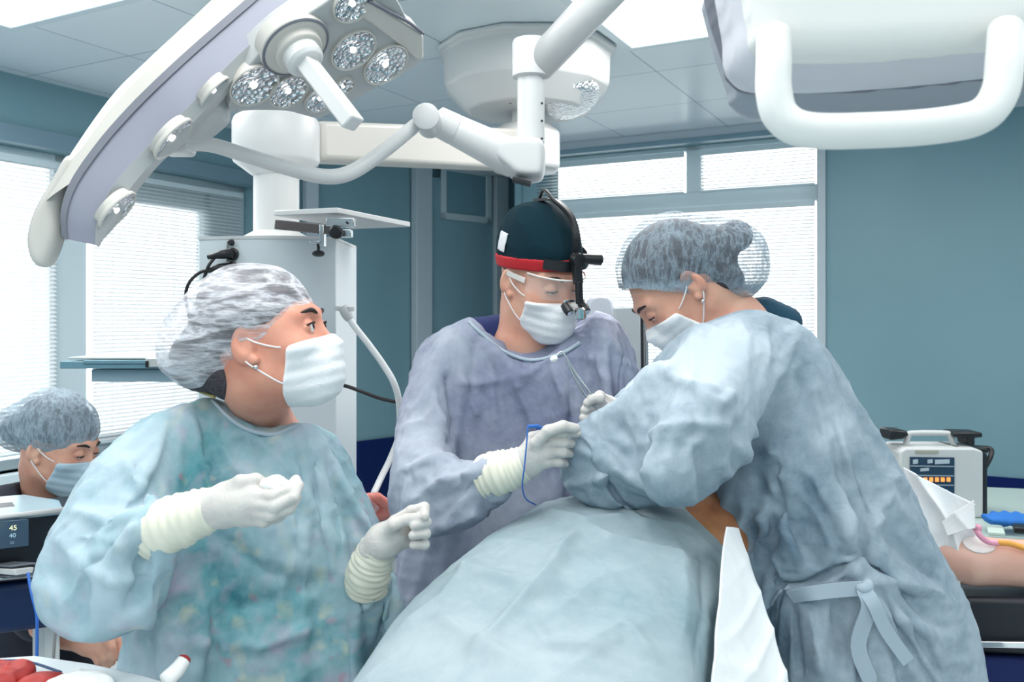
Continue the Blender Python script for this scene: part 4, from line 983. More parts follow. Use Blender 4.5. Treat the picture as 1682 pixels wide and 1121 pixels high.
ribbon('waist_tie', [(1412, 956), (1440, 990), (1450, 1040), (1480, 1085)], .024, BIND, ga, sa, .012)
lo, hi = bounds([Vector(sa.hit(1412, 957))], .03); g = G(lo, hi, .002); kc = Vector(sa.hit(1412, 957))+Vector((0, -.010, 0))
V1, Q = g.mesh(smin(g.ell(kc, (.014, .010, .010)), g.ell(kc+Vector((.008, 0, .004)), (.010, .009, .012)), .004)); link('tie_knot', mesh_np('tie_knot', V1, Q), BIND, ga)
make_glove('glove', asst, GLOVE,
  [[(992, 668, 1.73), (984, 655, 1.72), (972, 656, 1.715), (965, 662, 1.715)],
   [(1000, 660, 1.75), (985, 650, 1.735), (968, 661, 1.725), (962, 670, 1.73)],
   [(1000, 672, 1.75), (978, 668, 1.73), (961, 674, 1.72), (966, 682, 1.735)],
   [(1000, 684, 1.75), (978, 682, 1.73), (959, 687, 1.72), (966, 693, 1.735)],
   [(1000, 694, 1.75), (978, 694, 1.735), (960, 698, 1.73), (966, 704, 1.74)]],
  [(1012, 676, 1.77, .026), (998, 677, 1.755, .027), (988, 678, 1.75, .024)], label='brightly lit latex glove holding forceps')
legs(asst, P(1460, 0, 1.72).x, 1.75, .1, .6, (-1, .3, 0), NAVYC)
# ================================================================== PATIENT, DRAPE, TABLE
def lerp_tab(t, tab):
    for i in range(len(tab)-1):
        if t <= tab[i+1][0] or i == len(tab)-2:
            u = (t-tab[i][0])/(tab[i+1][0]-tab[i][0]); return [a+(b-a)*u for a, b in zip(tab[i][1:], tab[i+1][1:])]
# depth d -> left edge x px, right edge x px, crown height m, shoulder drop
DR = [(.62, 380, 1290, 1.02, .05), (.95, 450, 1180, 1.055, .05), (1.15, 530, 1150, 1.10, .055), (1.35, 640, 1172, 1.165, .06), (1.55, 745, 1206, 1.20, .065), (1.72, 830, 1196, 1.215, .06), (1.86, 868, 1190, 1.19, .07)]
NY, NT = 112, 96
Vs = np.zeros((NY, NT, 3), np.float32)
for i in range(NY):
    d = .62+(1.86-.62)*i/(NY-1); xl, xr, zt, dr = lerp_tab(d, DR)
    t0 = (d-.62)/1.24
    X0, X1 = (xl-841)*d/F, (xr-841)*d/F; c = (X0+X1)/2; w = (X1-X0)/2
    for j in range(NT):
        u = -1.5+3.0*j/(NT-1)
        if abs(u) <= 1:
            a = abs(u); x = c+w*(u*(1-.02*a)); z = zt-dr*(1-(1-a**2.6)**.55)*1.0-.02*a
        else:
            a = abs(u)-1; x = c+math.copysign(w*.98+.02*math.sin(min(a*6, 1.57))+.02*a, u); z = zt-dr-.02-a*.9
        Vs[i, j] = (x, d, z)
Vt = Vs.reshape(-1, 3); idx = np.arange(NY*NT).reshape(NY, NT)
Q = np.stack([idx[:-1, :-1], idx[:-1, 1:], idx[1:, 1:], idx[1:, :-1]], -1).reshape(-1, 4)
Vb_ = Vt+vnormals(Vt, Q)*-.02*(1 if vnormals(Vt, Q)[len(Vt)//2][2] > 0 else -1)
if vnormals(Vt, Q)[idx[NY//2, NT//2]][2] < 0: Q = Q[:, ::-1]
Vb_ = Vt-vnormals(Vt, Q)*.014
sd = sim_cloth(Vt, Q, Vb_.astype(np.float32), Q, frames=34, grow=.05, bend=2.0, pinmask=np.where(np.arange(NY*NT)//NT >= NY-3, .8, 0.), fric=20)
sd.folds(.004, 8, [(.8, .5, 0), (-.6, .8, 0), (.2, 1, 0)], 31)
sd.crease([([(950, 850), (900, 930), (830, 1010), (770, 1100)], .016, .010), ([(955, 855), (1010, 880), (1100, 900), (1140, 930)], .014, .007), ([(740, 930), (800, 940), (860, 955)], .014, .007),
           ([(850, 990), (930, 960), (1010, 1000)], .016, -.006), ([(1110, 870), (1130, 960), (1120, 1060)], .018, .007), ([(700, 1000), (790, 1060), (900, 1110)], .018, .008),
           ([(1000, 820), (1060, 850), (1140, 860)], .012, .007), ([(880, 830), (960, 850), (1040, 840)], .012, .007), ([(640, 1040), (720, 980), (790, 900)], .016, .007), ([(950, 1060), (1020, 1020), (1090, 1090)], .016, .007),
           ([(1150, 880), (1165, 980), (1150, 1100)], .014, -.006), ([(860, 1010), (900, 1050), (1000, 1060)], .014, .006)])
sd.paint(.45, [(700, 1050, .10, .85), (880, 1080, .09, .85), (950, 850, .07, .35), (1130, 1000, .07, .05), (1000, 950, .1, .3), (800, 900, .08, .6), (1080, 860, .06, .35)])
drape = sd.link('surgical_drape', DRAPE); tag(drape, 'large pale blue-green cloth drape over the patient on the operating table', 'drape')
sm_ = drape.modifiers.new('thick', 'SOLIDIFY'); sm_.thickness = .004; sm_.offset = -1
# patient: flank and arm
PATS = skin_mat('patient_skin', sr(224, 182, 164), sr(208, 160, 142))
IODINE = skin_mat('iodine_skin', sr(190, 132, 88), sr(136, 84, 62))
pat = empty('person', P(1180, 830, 1.65), 'patient lying under the drape, bare iodine-painted side showing and arm out to the right', 'person')
lo, hi = bounds([P(1060, 740, 1.5), P(1260, 900, 2.1)], .08); g = G(lo, hi, .006)
V1, Q = g.mesh(smin(g.ell(P(1150, 868, 1.80), (.10, .2, .10)), g.ell(P(1215, 800, 2.15), (.15, .22, .10)), .08)); link('body', mesh_np('body', V1, Q), IODINE, pat)
lo, hi = bounds([P(1480, 900, 2.1), P(1860, 1000, 1.8)], .08); g = G(lo, hi, .005)
V1, Q = g.mesh(g.chain([P(1420, 905, 2.15), P(1600, 921, 2.0), P(1700, 928, 1.96), P(1850, 935, 1.9)], [.05, .054, .052, .042], .01)); link('arm', mesh_np('arm', V1, Q), PATS, pat)
iv = empty('iv_line', P(1615, 885, 1.95), 'pink and orange drip line taped to the patient forearm', 'iv line')
g = G(*bounds([P(1585, 905, 1.95), P(1650, 880, 2.0)], .05), .0025)
pa = g.chain([P(1420, 905, 2.15), P(1600, 921, 2.0), P(1700, 928, 1.96), P(1850, 935, 1.9)], [.05, .054, .052, .042], .01)-.003
V1, Q = g.mesh(smax(smax(pa, g.ell(P(1612, 894, 1.95), (.038, .05, .022)), .003), -(pa+.005), .001)); link('tape_dressing', mesh_np('tape_dressing', V1, Q), mat('clear_tape', sr(236, 228, 224), .4), iv)
mb = MB(); mb.tube([P(1604, 870, 1.96), P(1609, 880, 1.95), P(1622, 890, 1.95), P(1640, 893, 1.95)], .0065, 10); mb.build('pink_port', mat('pink_plastic', sr(232, 160, 184), .35), iv, smooth=True)
mb = MB(); mb.tube([P(1638, 892, 1.95), P(1660, 894, 1.94), P(1690, 902, 1.92), P(1740, 905, 1.9)], .0062, 10); mb.build('orange_tube', mat('orange_tube_plastic', sr(226, 160, 70), .3), iv, smooth=True)
mb = MB(); mb.lathe(P(1605, 868, 1.96), (0, 0, 1), [(-.006, .009), (.004, .010), (.008, .006)], 12); mb.build('port_cap', bpy.data.materials['pink_plastic'], iv, smooth=True)
# operating table
ot = empty('operating_table', (P(1000, 0, 1.5).x, 1.5, 0), 'operating table with black padded top and steel side rail, mostly hidden by the drape', 'operating table')
BLKPAD = mat('black_mattress', sr(30, 34, 42), .45)
mb = MB(); mb.hexa([P(700, 0, .9).xy.to_3d()*1+Vector((-.0, 0, .88)), Vector((.22, .95, .88)), Vector((.40, 1.8, .88)), Vector((.06, 1.8, .88)), Vector((-.16, .95, .98)), Vector((.20, .95, .98)), Vector((.38, 1.8, .98)), Vector((.08, 1.8, .98))]) if False else mb.hexa([Vector(p) for p in ((-.17, .8, .86), (.19, .8, .86), (.40, 1.8, .86), (.06, 1.8, .86), (-.17, .8, .96), (.19, .8, .96), (.40, 1.8, .96), (.06, 1.8, .96))])
mb.build('mattress', BLKPAD, ot, bevel=.015)
mb = MB(); mb.hexa([Vector(p) for p in ((-.15, .85, .80), (.17, .85, .80), (.38, 1.78, .80), (.08, 1.78, .80), (-.15, .85, .86), (.17, .85, .86), (.38, 1.78, .86), (.08, 1.78, .86))]); mb.build('table_frame', STEEL, ot, bevel=.004)
mb = MB(); mb.lathe((.13, 1.4, 0), (0, 0, 1), [(0, .24), (.09, .24), (.11, .10), (.80, .09)], 32); mb.build('pedestal', STEEL, ot)
ab = empty('arm_board', P(1640, 1000, 2.0), 'black padded board under the patient arm with a steel rail', 'arm board')
mb = MB(); mb.bar(P(1380, 1003, 2.2), P(1860, 1012, 1.9), .20, .125, (0, 0, 1)); mb.build('board_pad', BLKPAD, ab, bevel=.012)
mb = MB(); mb.bar(P(1400, 1055, 2.08), P(1860, 1062, 1.80), .012, .014); mb.build('side_rail', CHROME, ab, bevel=.002)
mb = MB(); mb.lathe((P(1640, 0, 2.02).x, 2.02, 0), (0, 0, 1), [(0, .2), (.03, .2), (.04, .03), (.8, .03)], 24); mb.build('stand', STEEL, ab)
mb = MB(); mb.bar(P(1420, 1100, 2.12), P(1860, 1110, 1.9), .16, .12); mb.build('board_frame', NAVYC, ab, bevel=.01)
# white sheets
def sheet(name, label, cat, quad, m, nu=60, nv=60, amp=.006, seed=0, creases=(), th=.003, parent=None, edge=0):
    """quad: 4 corners (bl, br, tr, tl) as world points"""
    a, b, c, d = [np.array(q, np.float32) for q in quad]
    u = np.linspace(0, 1, nu)[None, :, None]; v = np.linspace(0, 1, nv)[:, None, None]
    Pm = (a*(1-u)+b*u)*(1-v)+(d*(1-u)+c*u)*v
    if edge:
        wv = edge*np.sin(v*9+seed)*np.array([1, 0, .3], np.float32); Pm = Pm+wv*(u*2-1)
    V1 = Pm.reshape(-1, 3).astype(np.float32); ix = np.arange(nu*nv).reshape(nv, nu)
    Q1 = np.stack([ix[:-1, :-1], ix[:-1, 1:], ix[1:, 1:], ix[1:, :-1]], -1).reshape(-1, 4)
    s = Sheet(V1, Q1); s.folds(amp, 14, [(1, 0, .3), (.6, 0, 1), (-.7, .2, .8)], seed)
    if creases: s.crease(list(creases))
    s.paint(.8, [], .6)
    o = s.link(name, m, parent); k = o.modifiers.new('thick', 'SOLIDIFY'); k.thickness = th
    if label: tag(o, label, cat)
    return o
sheet('hanging_sheet', 'white cloth hanging from the table edge between the drape and the bending person', 'sheet', [P(1160, 1230, 1.20), P(1330, 1230, 1.34), P(1214, 868, 1.53), P(1193, 866, 1.47)], SHEET, seed=4, amp=.004)
sheet('paper_sheet', 'crumpled white paper sheet sticking out behind the bending person', 'sheet', [P(1470, 960, 2.02), P(1580, 985, 1.98), P(1606, 828, 1.98), P(1478, 770, 2.06)], SHEET, seed=9, amp=.02, edge=.01)
sheet('paper_sheet', 'small folded flap of white paper over the patient elbow', 'sheet', [P(1555, 880, 1.97), P(1602, 868, 1.93), P(1598, 822, 1.94), P(1545, 858, 1.99)], SHEET, nu=30, nv=30, seed=12, amp=.008)
# ================================================================== things held
ga_ = empty('gauze_swab', P(450, 798, 1.285), 'wad of white gauze held in the nurse cupped glove', 'gauze')
def wad(parent, name, px, py, d, r, m, seed=0, h=.0016, tag_=None):
    c = P(px, py, d); g = G(*bounds([c], max(r)*1.5), h); V1, Q = g.mesh(smin(g.ell(c, r), g.ell(c+Vector((r[0]*.4, 0, r[2]*.2)), (r[0]*.7, r[1]*.8, r[2]*.9)), .004)); N = vnormals(V1, Q)
    n = vnoise(V1*160+seed); n2 = vnoise(V1*70+seed); V1 = V1+N*(((1-abs(2*n-1))*.35+(1-abs(2*n2-1))-.7)*r[2]*.35)[:, None]
    o = link(name, mesh_np(name, V1, Q), m, parent)
    if tag_: tag(o, *tag_)
    return o
GAUZE = mat('white_gauze', sr(244, 244, 242), .9); n_, l_, b_ = nodes(GAUZE); bump(n_, l_, b_, noise(n_, l_, 500, 3, coord(n_, l_)), .5, .001)
bpy.data.objects.remove(ga_)
wad(None, 'gauze_swab', 450, 799, 1.28, (.019, .015, .013), GAUZE, 2, tag_=('wad of white gauze held in a cupped glove', 'gauze'))
fo = empty('forceps', P(950, 620, 1.71), 'long steel forceps holding a small gauze ball, gripped in the lit glove', 'forceps')
for s in (0, 1):
    mb = MB(); mb.tube([P(1000, 690+s*4, 1.74), P(976-s*8, 655+s*3, 1.715), P(950-s*5, 620+s*2, 1.71), P(930-s*1, 588, 1.705), P(922, 578, 1.705), P(911, 588, 1.70)], [.0035, .003, .0022, .0018, .0016, .0016], 8); mb.build('forceps_leg', STEEL, fo, smooth=True)
wad(fo, 'gauze_ball', 910, 590, 1.70, (.007, .007, .0065), GAUZE, 5, .001)
ct = empty('cautery_pencil', P(866, 700, 1.59), 'blue cautery pencil with thin blue cable held in the surgeon glove', 'cautery pencil')
mb = MB(); mb.bar(P(866, 701, 1.585), P(886, 700, 1.585), .010, .006); mb.bar(P(880, 703, 1.59), P(952, 706, 1.62), .007, .007); mb.build('pencil_body', BLUEC, ct, bevel=.0015)
mb = MB(); mb.tube([P(867, 701, 1.58), P(865, 730, 1.575), P(861, 770, 1.575), P(858, 800, 1.58), P(864, 820, 1.60), P(880, 830, 1.63)], .0014, 8); mb.build('pencil_cable', BLUEC, ct, smooth=True)
# bare hand of a person hidden between nurse and surgeon
hp = empty('person', P(640, 840, 2.25), 'hidden person showing only a bare hand holding tubing, behind the two gowned people', 'person')
make_glove('body', hp, skin_mat('pink_hand_skin', sr(232, 150, 136), sr(214, 116, 104)),
  [[(634, 828, 2.2), (620, 818, 2.18), (606, 818, 2.17), (598, 824, 2.17)],
   [(622, 834, 2.22), (602, 826, 2.18), (590, 830, 2.17), (592, 840, 2.16)],
   [(622, 842, 2.22), (603, 836, 2.18), (590, 840, 2.17), (594, 850, 2.16)],
   [(622, 850, 2.22), (606, 846, 2.18), (594, 850, 2.17), (600, 858, 2.17)]],
  [(690, 850, 2.26, .032), (650, 842, 2.24, .026), (632, 838, 2.22, .024)], h=.0024, r=.0105)
g = G(*bounds([P(610, 860, 2.25), P(760, 880, 2.3)], .09), .006)
s_ = Surf(g, smin(g.chain([P(648, 862, 2.25), P(700, 880, 2.28), P(780, 880, 2.35)], [.05, .07, .09]), g.cone(P(630, 880, 2.24), P(650, 900, 2.25), .03), .03)); s_.folds(.006, 14, [(1, 0, .4), (.3, 0, 1)], 3); s_.paint(.7, [], .4); s_.link('gown', G_ASST, hp)

# ================================================================== SEATED PERSON far left
seat = empty('person', P(100, 1060, 2.15), 'person seated at far left in dark scrubs with blue mob cap and mask', 'person')
fw = frame(62, 744, 2.08, 80, 13, 0, .90) @ Matrix.Translation((-.078, 0, 0))
make_head(seat, fw, [P(66, 800, 2.16), P(70, 860, 2.18)], SKIN, nr=(.048, .046))
make_mask(seat, fw, MASKB)
g = G((-.12, -.22, -.12), (.12, .14, .21), .0036)
hf = smin(g.ell((0, -.018, .052), (.083, .108, .094)), g.ell((0, -.13, .02), (.045, .045, .045)), .02); hf = smax(hf, g.plane((0, .085, .048), (0, .75, -.6)), .01); hf = np.maximum(hf, -(g.ell((0, .02, -.05), (.2, .075, .085))))
V1, Q = g.mesh(hf); link('hair', mesh_np('hair', xf(relax(V1, Q, 1), fw), Q), HAIR, seat)
cf = smin(g.ell((0, -.02, .060), (.094, .116, .100)), g.ell((0, -.13, .025), (.068, .06, .062)), .04)
shell_mesh('bouffant_cap', g, cf, [((0, .084, .032), (0, .50, -.86)), ((0, -.08, -.055), (0, .35, -1))], CAP_B, seat, fw, 3, .004, 24, (1, .6, 1), tone=lambda v: .22+.3*np.exp(-((v[:, 2]-.034-(v[:, 1]-.084)*.6)/.014)**2))
lo, hi = bounds([P(-20, 790, 2.0), P(215, 790, 2.4), P(-20, 1200, 2.0), P(240, 1200, 2.4)], .06); g = G(lo, hi, .008)
bd = smin(g.chain([P(62, 850, 2.16), P(60, 930, 2.2), P(60, 1090, 2.25)], [.085, .14, .16]), g.chain([P(0, 838, 2.1), P(70, 834, 2.2), P(135, 838, 2.25)], [.055, .06, .055]), .05)
bd = smin(bd, g.chain([P(140, 850, 2.2), P(165, 940, 2.2), P(160, 985, 2.12)], [.055, .05, .046]), .04)
bd = smin(bd, g.chain([P(0, 850, 2.08), P(0, 960, 2.02), P(60, 1020, 2.0)], [.055, .05, .046]), .04)
bd = smax(bd, -g.cone(P(68, 770, 2.16), P(80, 822, 2.12), .060), .008)
s_ = Surf(g, bd); s_.folds(.004, 12, [(1, 0, .5), (.2, 0, 1)], 7); s_.link('scrub_shirt', DKCLOTH, seat)
lo, hi = bounds([P(-60, 1100, 1.6), P(260, 1100, 2.4), P(0, 1300, 2.3)], .1); g = G(lo, hi, .01)
V1, Q = g.mesh(g.chain([P(60, 1150, 2.3), P(190, 1165, 2.02)], [.10, .08])); ln = link('trousers', mesh_np('trousers', V1, Q), mat('grey_trousers', sr(86, 88, 98), .8), seat)
mb = MB()
for x in (150, 175): mb.tube([P(x, 1165, 2.03), Vector((P(x, 0, 2.0).x, 2.02, .4)), Vector((P(x, 0, 2.0).x, 2.02, .05))], [.07, .055, .05], 14)
mb.build('lower_legs', mat('grey_trousers_low', sr(86, 88, 98), .8), seat, smooth=True)
for ch, pl, lb in (([[(176, 1040, 1.97), (182, 1058, 1.95), (180, 1072, 1.95)], [(170, 1050, 1.96), (184, 1066, 1.94), (188, 1080, 1.94)], [(164, 1056, 1.96), (180, 1074, 1.94), (184, 1088, 1.95)], [(158, 1062, 1.96), (172, 1082, 1.94), (176, 1094, 1.95)], [(150, 1066, 1.96), (162, 1086, 1.95), (166, 1096, 1.96)]], [(70, 1022, 1.99, .038), (110, 1040, 1.98, .033), (148, 1056, 1.97, .028), (160, 1058, 1.97, .026)], 'l'),
                   ([[(170, 1040, 2.02), (180, 1050, 2.02), (190, 1068, 2.0)], [(180, 1045, 2.02), (192, 1060, 2.0), (194, 1080, 1.98)], [(186, 1040, 2.02), (196, 1058, 2.0), (198, 1074, 1.98)]], [(146, 985, 2.1, .038), (165, 1020, 2.06, .032), (178, 1038, 2.04, .026)], 'r')):
    make_glove('forearm', seat, SKIN, ch, pl, h=.0026, r=.009)
# ================================================================== EQUIPMENT
def axis_of(px, py, major_deg, ratio, d=1.0):
    """axis of a round thing seen as an ellipse: long side at major_deg above the horizontal, short/long = ratio, opening down-right"""
    vd = (P(px, py, d)-Vector((0, 0, EYE))).normalized(); a = math.radians(major_deg)
    per = Vector((math.sin(a), 0, -math.cos(a))); per = (per-vd*per.dot(vd)).normalized()
    return (-vd*ratio+per*math.sqrt(1-ratio*ratio)).normalized()
REFL = mat('faceted_reflector', sr(232, 234, 236), .08, 1.0); n_, l_, b_ = nodes(REFL)
vo = n_.new('ShaderNodeTexVoronoi'); vo.inputs['Scale'].default_value = 95; l_.new(coord(n_, l_), vo.inputs['Vector']); bump(n_, l_, b_, vo.outputs['Distance'], .9, .01)
BULB = mat('lamp_bulb', (1, 1, 1, 1), .3); BULB.node_tree.nodes['Principled BSDF'].inputs['Emission Color'].default_value = (1, .97, .92, 1); BULB.node_tree.nodes['Principled BSDF'].inputs['Emission Strength'].default_value = 1.6
def reflector(parent, px, py, d, rpx, deg, ratio, ax=None, lift=.004, back=1.0):
    ax = ax or axis_of(px, py, deg, ratio, d); c = P(px, py, d)+ax*lift; r = M(rpx, d)
    mb = MB(); mb.lathe(c, ax, [(-.025*back, r*1.02), (-.004*back, r*1.08), (.004, r*1.10), (.006, r*1.06), (.003, r), (-.012, r*.98)], 36, cap=False); rg = mb.build('reflector_ring', WARM, parent, smooth=False)
    mb = MB(); mb.lathe(c, ax, [(-.002, .0), (-.0015, r*.25), (0, r*.55), (.0015, r*.85), (.0035, r*.99)], 36, cap=False); mb.build('reflector', REFL, rg, smooth=True)
    mb = MB(); mb.lathe(c, ax, [(-.003, r*.1), (0, r*.16), (.003, r*.14), (.004, r*.05)], 14); mb.build('bulb', BULB, rg, smooth=True)
def fill(name, curves, m, parent, smooth=True, caps=True, sub=6, bevel=0, angle=40):
    """skin through closed rings; each ring a list of points, smoothed along the length"""
    n = len(curves[0]); cols = []
    for j in range(n):
        c, _ = crom([Vector(r[j]) for r in curves], [1]*len(curves), sub); cols.append(c)
    rings = [[cols[j][i] for j in range(n)] for i in range(len(cols[0]))]
    mb = MB(); mb.rings(rings, cap=caps); return mb.build(name, m, parent, smooth=False, bevel=bevel, angle=angle)
# ---- big curved operating lamp, upper left
sl_ = empty('operating_lamp', P(470, 100, 1.7), 'large curved multi-bulb operating lamp head at the upper left with a centre handle', 'operating lamp')
W_ = [(52, 432), (50, 381), (64, 341), (108, 265), (181, 161), (241, 100), (301, 44), (362, -14), (430, -80)]
G_ = [(108, 389), (106, 349), (124, 297), (181, 217), (225, 172), (270, 130), (332, 70), (413, 0), (480, -58)]
G_ = [(106, 392), (105, 350), (122, 300), (165, 238), (212, 184), (262, 134), (325, 76), (408, 4), (478, -58)]
B_ = [(157, 403), (161, 361), (186, 308), (228, 258), (275, 212), (330, 156), (392, 92), (470, 26), (545, -30)]
E_ = [(160, 404), (192, 369), (224, 317), (266, 266), (300, 238), (352, 180), (410, 118), (490, 56), (560, 0)]
dd = [1.44, 1.44, 1.45, 1.47, 1.49, 1.51, 1.54, 1.58, 1.62]
W2 = [(w[0]+10, w[1]-2) for w in W_]
fill('side_wall', [[P(*G_[i], dd[i]), P(*B_[i], dd[i]+.01), P(B_[i][0]-6, B_[i][1]-8, dd[i]+.20), P(G_[i][0]+4, G_[i][1]-4, dd[i]+.20)] for i in range(9)], COOLGREY, sl_, angle=30)
fill('gasket', [[P(G_[i][0]-5, G_[i][1]-5, dd[i]-.004), P(G_[i][0]+4, G_[i][1]+4, dd[i]-.004), P(G_[i][0]+4, G_[i][1]+3, dd[i]+.19), P(G_[i][0]-5, G_[i][1]-5, dd[i]+.19)] for i in range(9)], GASKET, sl_)
Wt = W_[2:]; Gt = [(124, 297)]+G_[3:]
fill('top_housing', [[P(*W_[i], dd[i]+.035), P((W_[i][0]*.6+G_[i][0]*.4)-2, (W_[i][1]*.6+G_[i][1]*.4)-3, dd[i]-.004), P(G_[i][0]-2, G_[i][1]-2, dd[i]-.002), P(G_[i][0]-2, G_[i][1]-2, dd[i]+.19), P(*W_[i], dd[i]+.17)] for i in range(2, 9)], WARM, sl_)
g = G(*bounds([P(45, 440, 1.47), P(130, 250, 1.47)], .05), .0035)
V1, Q = g.mesh(g.pad([(52, 420), (49, 385), (62, 343), (88, 298), (112, 258), (130, 262), (122, 300), (105, 345), (104, 390), (86, 434), (66, 439)], 1.485, .022, .016)); link('side_grip', mesh_np('side_grip', relax(V1, Q, 1), Q), WARM, sl_)
fill('underside', [[P(B_[i][0]-1, B_[i][1]-1, dd[i]+.008), P((B_[i][0]+E_[i][0])/2+4, (B_[i][1]+E_[i][1])/2+4, dd[i]+.03), P(*E_[i], dd[i]+.07), P(E_[i][0]-14, E_[i][1]-14, dd[i]+.14), P(B_[i][0]-8, B_[i][1]-8, dd[i]+.14)] for i in range(9)], GREYP, sl_)
# pod hanging behind the curved wall
g = G(*bounds([P(230, 250, 1.58), P(470, 20, 1.74)], .05), .004)
pod = g.pad([(236, 290), (262, 256), (300, 236), (332, 232), (358, 214), (374, 196), (376, 168), (388, 140), (412, 110), (440, 80), (430, 50), (380, 90), (320, 150), (270, 205), (232, 262)], 1.63, .05, .035)
V1, Q = g.mesh(pod); link('lamp_pod', mesh_np('lamp_pod', relax(V1, Q, 2), Q), GREYP, sl_)
# main underside plate with the reflectors
def plate(name, pts, d_of, th, m, parent, bevel=.006, dirv=None):
    tv = dirv or -LN; f = [P(x, y, d_of(x, y)) for x, y in pts]; b = [p+tv*th for p in f]; n = len(pts); mb = MB()
    mb.add(f+b, [tuple(range(n)), tuple(range(2*n-1, n-1, -1))]+[(i, i+n, (i+1) % n+n, (i+1) % n) for i in range(n)])
    return mb.build(name, m, parent, bevel=bevel, seg=3)
LN = axis_of(560, 110, 35, .60, 1.70); LX = P(560, 110, 1.70)-Vector((0, 0, EYE))
def dpl(x, y):
    dr = Vector(((x-841)/F, 1, -(y-HY)/F)); return LN.dot(LX)/LN.dot(dr)
main = smooth_poly([(378, 182), (384, 152), (402, 118), (436, 78), (478, 42), (530, 8), (590, -30), (640, -20), (690, 78), (697, 92), (684, 110), (625, 141), (566, 174), (526, 194), (500, 190), (470, 183), (420, 182)], 3)
plate('lamp_plate', main, dpl, .05, GREYP, sl_, .008)
plate('pod_side_wall', [(612, 2), (693, 54), (697, 62), (697, 96), (686, 100), (640, 62), (596, 30), (600, 8)], lambda x, y: dpl(x, y)-.010, .05, WARM, sl_, .006)
mb = MB(); mb.tube([P(x, y, dpl(x, y)-.012) for x, y in ((606, 2), (640, 20), (670, 36), (695, 55))], .0035, 8); mb.build('pod_gasket', GASKET, sl_, smooth=True)
for (x, y, r, dg, ra, of) in ((416, 138, 40, 42, .5, 0), (472, 148, 32, 35, .55, 0), (524, 160, 26, 38, .75, 0), (579, 80, 38, 38, .55, 0), (632, 104, 38, 26, .62, 0), (562, 140, 18, 70, .5, 0), (578, 4, 34, 20, .45, 0)):
    reflector(sl_, x, y, dpl(x, y), r, dg, ra, LN, .003)
for (x, y, r, dg, ra, dq) in ((282, 226, 40, 50, .26, 1.505), (190, 345, 38, 52, .30, 1.475), (350, 148, 30, 48, .18, 1.535)): reflector(sl_, x, y, dq, r, dg, ra, None, .001, .12)
hx = LN
hc = P(482, 72, dpl(482, 72))
mb = MB(); mb.lathe(hc, hx, [(-.02, .066), (.008, .066), (.011, .062), (.012, .046), (.024, .045), (.027, .041), (.028, .02)], 40); hb = mb.build('hub', WARM, sl_, bevel=.002)
mb = MB(); mb.lathe(hc, hx, [(.0105, .0655), (.0125, .0630), (.0125, .0610), (.0105, .0610)], 40); mb.build('hub_groove', GASKET, hb)
mb = MB(); mb.lathe(hc+LN*.0125+Vector((0, 0, .053)), hx, [(0, .005), (.003, .005)], 12); mb.build('hub_screw', GASKET, hb)
hm = hc+hx*.05
mb = MB(); mb.lathe(hc, hx, [(.02, .036), (.046, .035), (.053, .029), (.055, .01)], 30); mb.build('handle_mount', WHITE, sl_, bevel=.002)
mb = MB(); mb.bar(hc+LN*.042, P(581, 204, hc.y-.06), .036, .030); mb.build('lamp_handle', WHITE, sl_, bevel=.004)
mb = MB(); mb.tube([hc+LN*.056+Vector((-.01, 0, 0)), hc+LN*.070+Vector((-.005, 0, -.01))], .002, 6); mb.build('release_pin', BLACK, sl_)
# ---- lamp arm from the pod to the pole
AR = empty('lamp_arm', P(868, 0, 2.0), 'white jointed suspension arm and pole carrying the curved operating lamp', 'lamp arm')
mb = MB(); mb.tube([P(286, 236, 1.68), P(345, 238, 1.72), P(400, 254, 1.75), P(465, 274, 1.79), P(530, 290, 1.83), P(575, 284, 1.86), P(625, 252, 1.89), P(690, 200, 1.93)], [.014, .0145, .015, .0155, .016, .0165, .016, .0155], 18); mb.build('bent_tube', WHITE, AR, smooth=True)
g = G(*bounds([P(290, 240, 1.7)], .06), .003); V1, Q = g.mesh(g.box(P(292, 240, 1.70), (.028, .03, .018), .01)); link('arm_root', mesh_np('arm_root', V1, Q), WHITE, AR)
def dirp(a, b): return (Vector(b)-Vector(a)).normalized()
mb = MB(); mb.lathe(P(700, 192, 1.90), (0, 1, 0), [(-.012, .018), (-.008, .029), (.09, .029), (.094, .02)], 28); mb.build('elbow_joint', WHITE, AR, bevel=.001)
A1, A2 = P(712, 196, 1.99), P(846, 262, 2.05)
L_ = (A2-A1).length
mb = MB(); mb.lathe(A1, dirp(A1, A2), [(0, .020), (.008, .034), (L_*.25, .036), (L_*.255, .034), (L_*.27, .036), (L_, .045)], 28); mb.build('arm_cylinder', WHITE, AR)
g = G(*bounds([P(790, 215, 2.03), P(905, 310, 2.07)], .06), .004)
V1, Q = g.mesh(g.pad([(812, 232), (850, 226), (880, 228), (893, 236), (896, 262), (894, 290), (882, 300), (850, 298), (832, 286), (800, 256)], 2.05, .055, .02, sm=3)); link('arm_housing', mesh_np('arm_housing', relax(V1, Q, 2), Q), WHITE, AR)
mb = MB(); mb.bar(P(842, 295, 2.0), P(872, 303, 2.0), .05, .006); mb.build('housing_vent', BLACK, AR)
def zof(py, d): return EYE-(py-HY)*d/F
px_ = P(872, 0, 2.05).x
mb = MB(); mb.lathe((px_, 2.05, zof(235, 2.05)), (0, 0, 1), [(0, .032), (zof(128, 2.05)-zof(235, 2.05), .032), (zof(127, 2.05)-zof(235, 2.05), .044), (zof(72, 2.05)-zof(235, 2.05), .044), (zof(66, 2.05)-zof(235, 2.05), .040)], 30); mb.build('vertical_pole', WHITE, AR, bevel=.001)
for k in range(3):
    mb = MB(); mb.lathe(P(890, 170+k*29, 2.022), (0, -1, 0), [(0, .003), (.002, .003)], 8); mb.build('pole_screw', BLACK, AR)
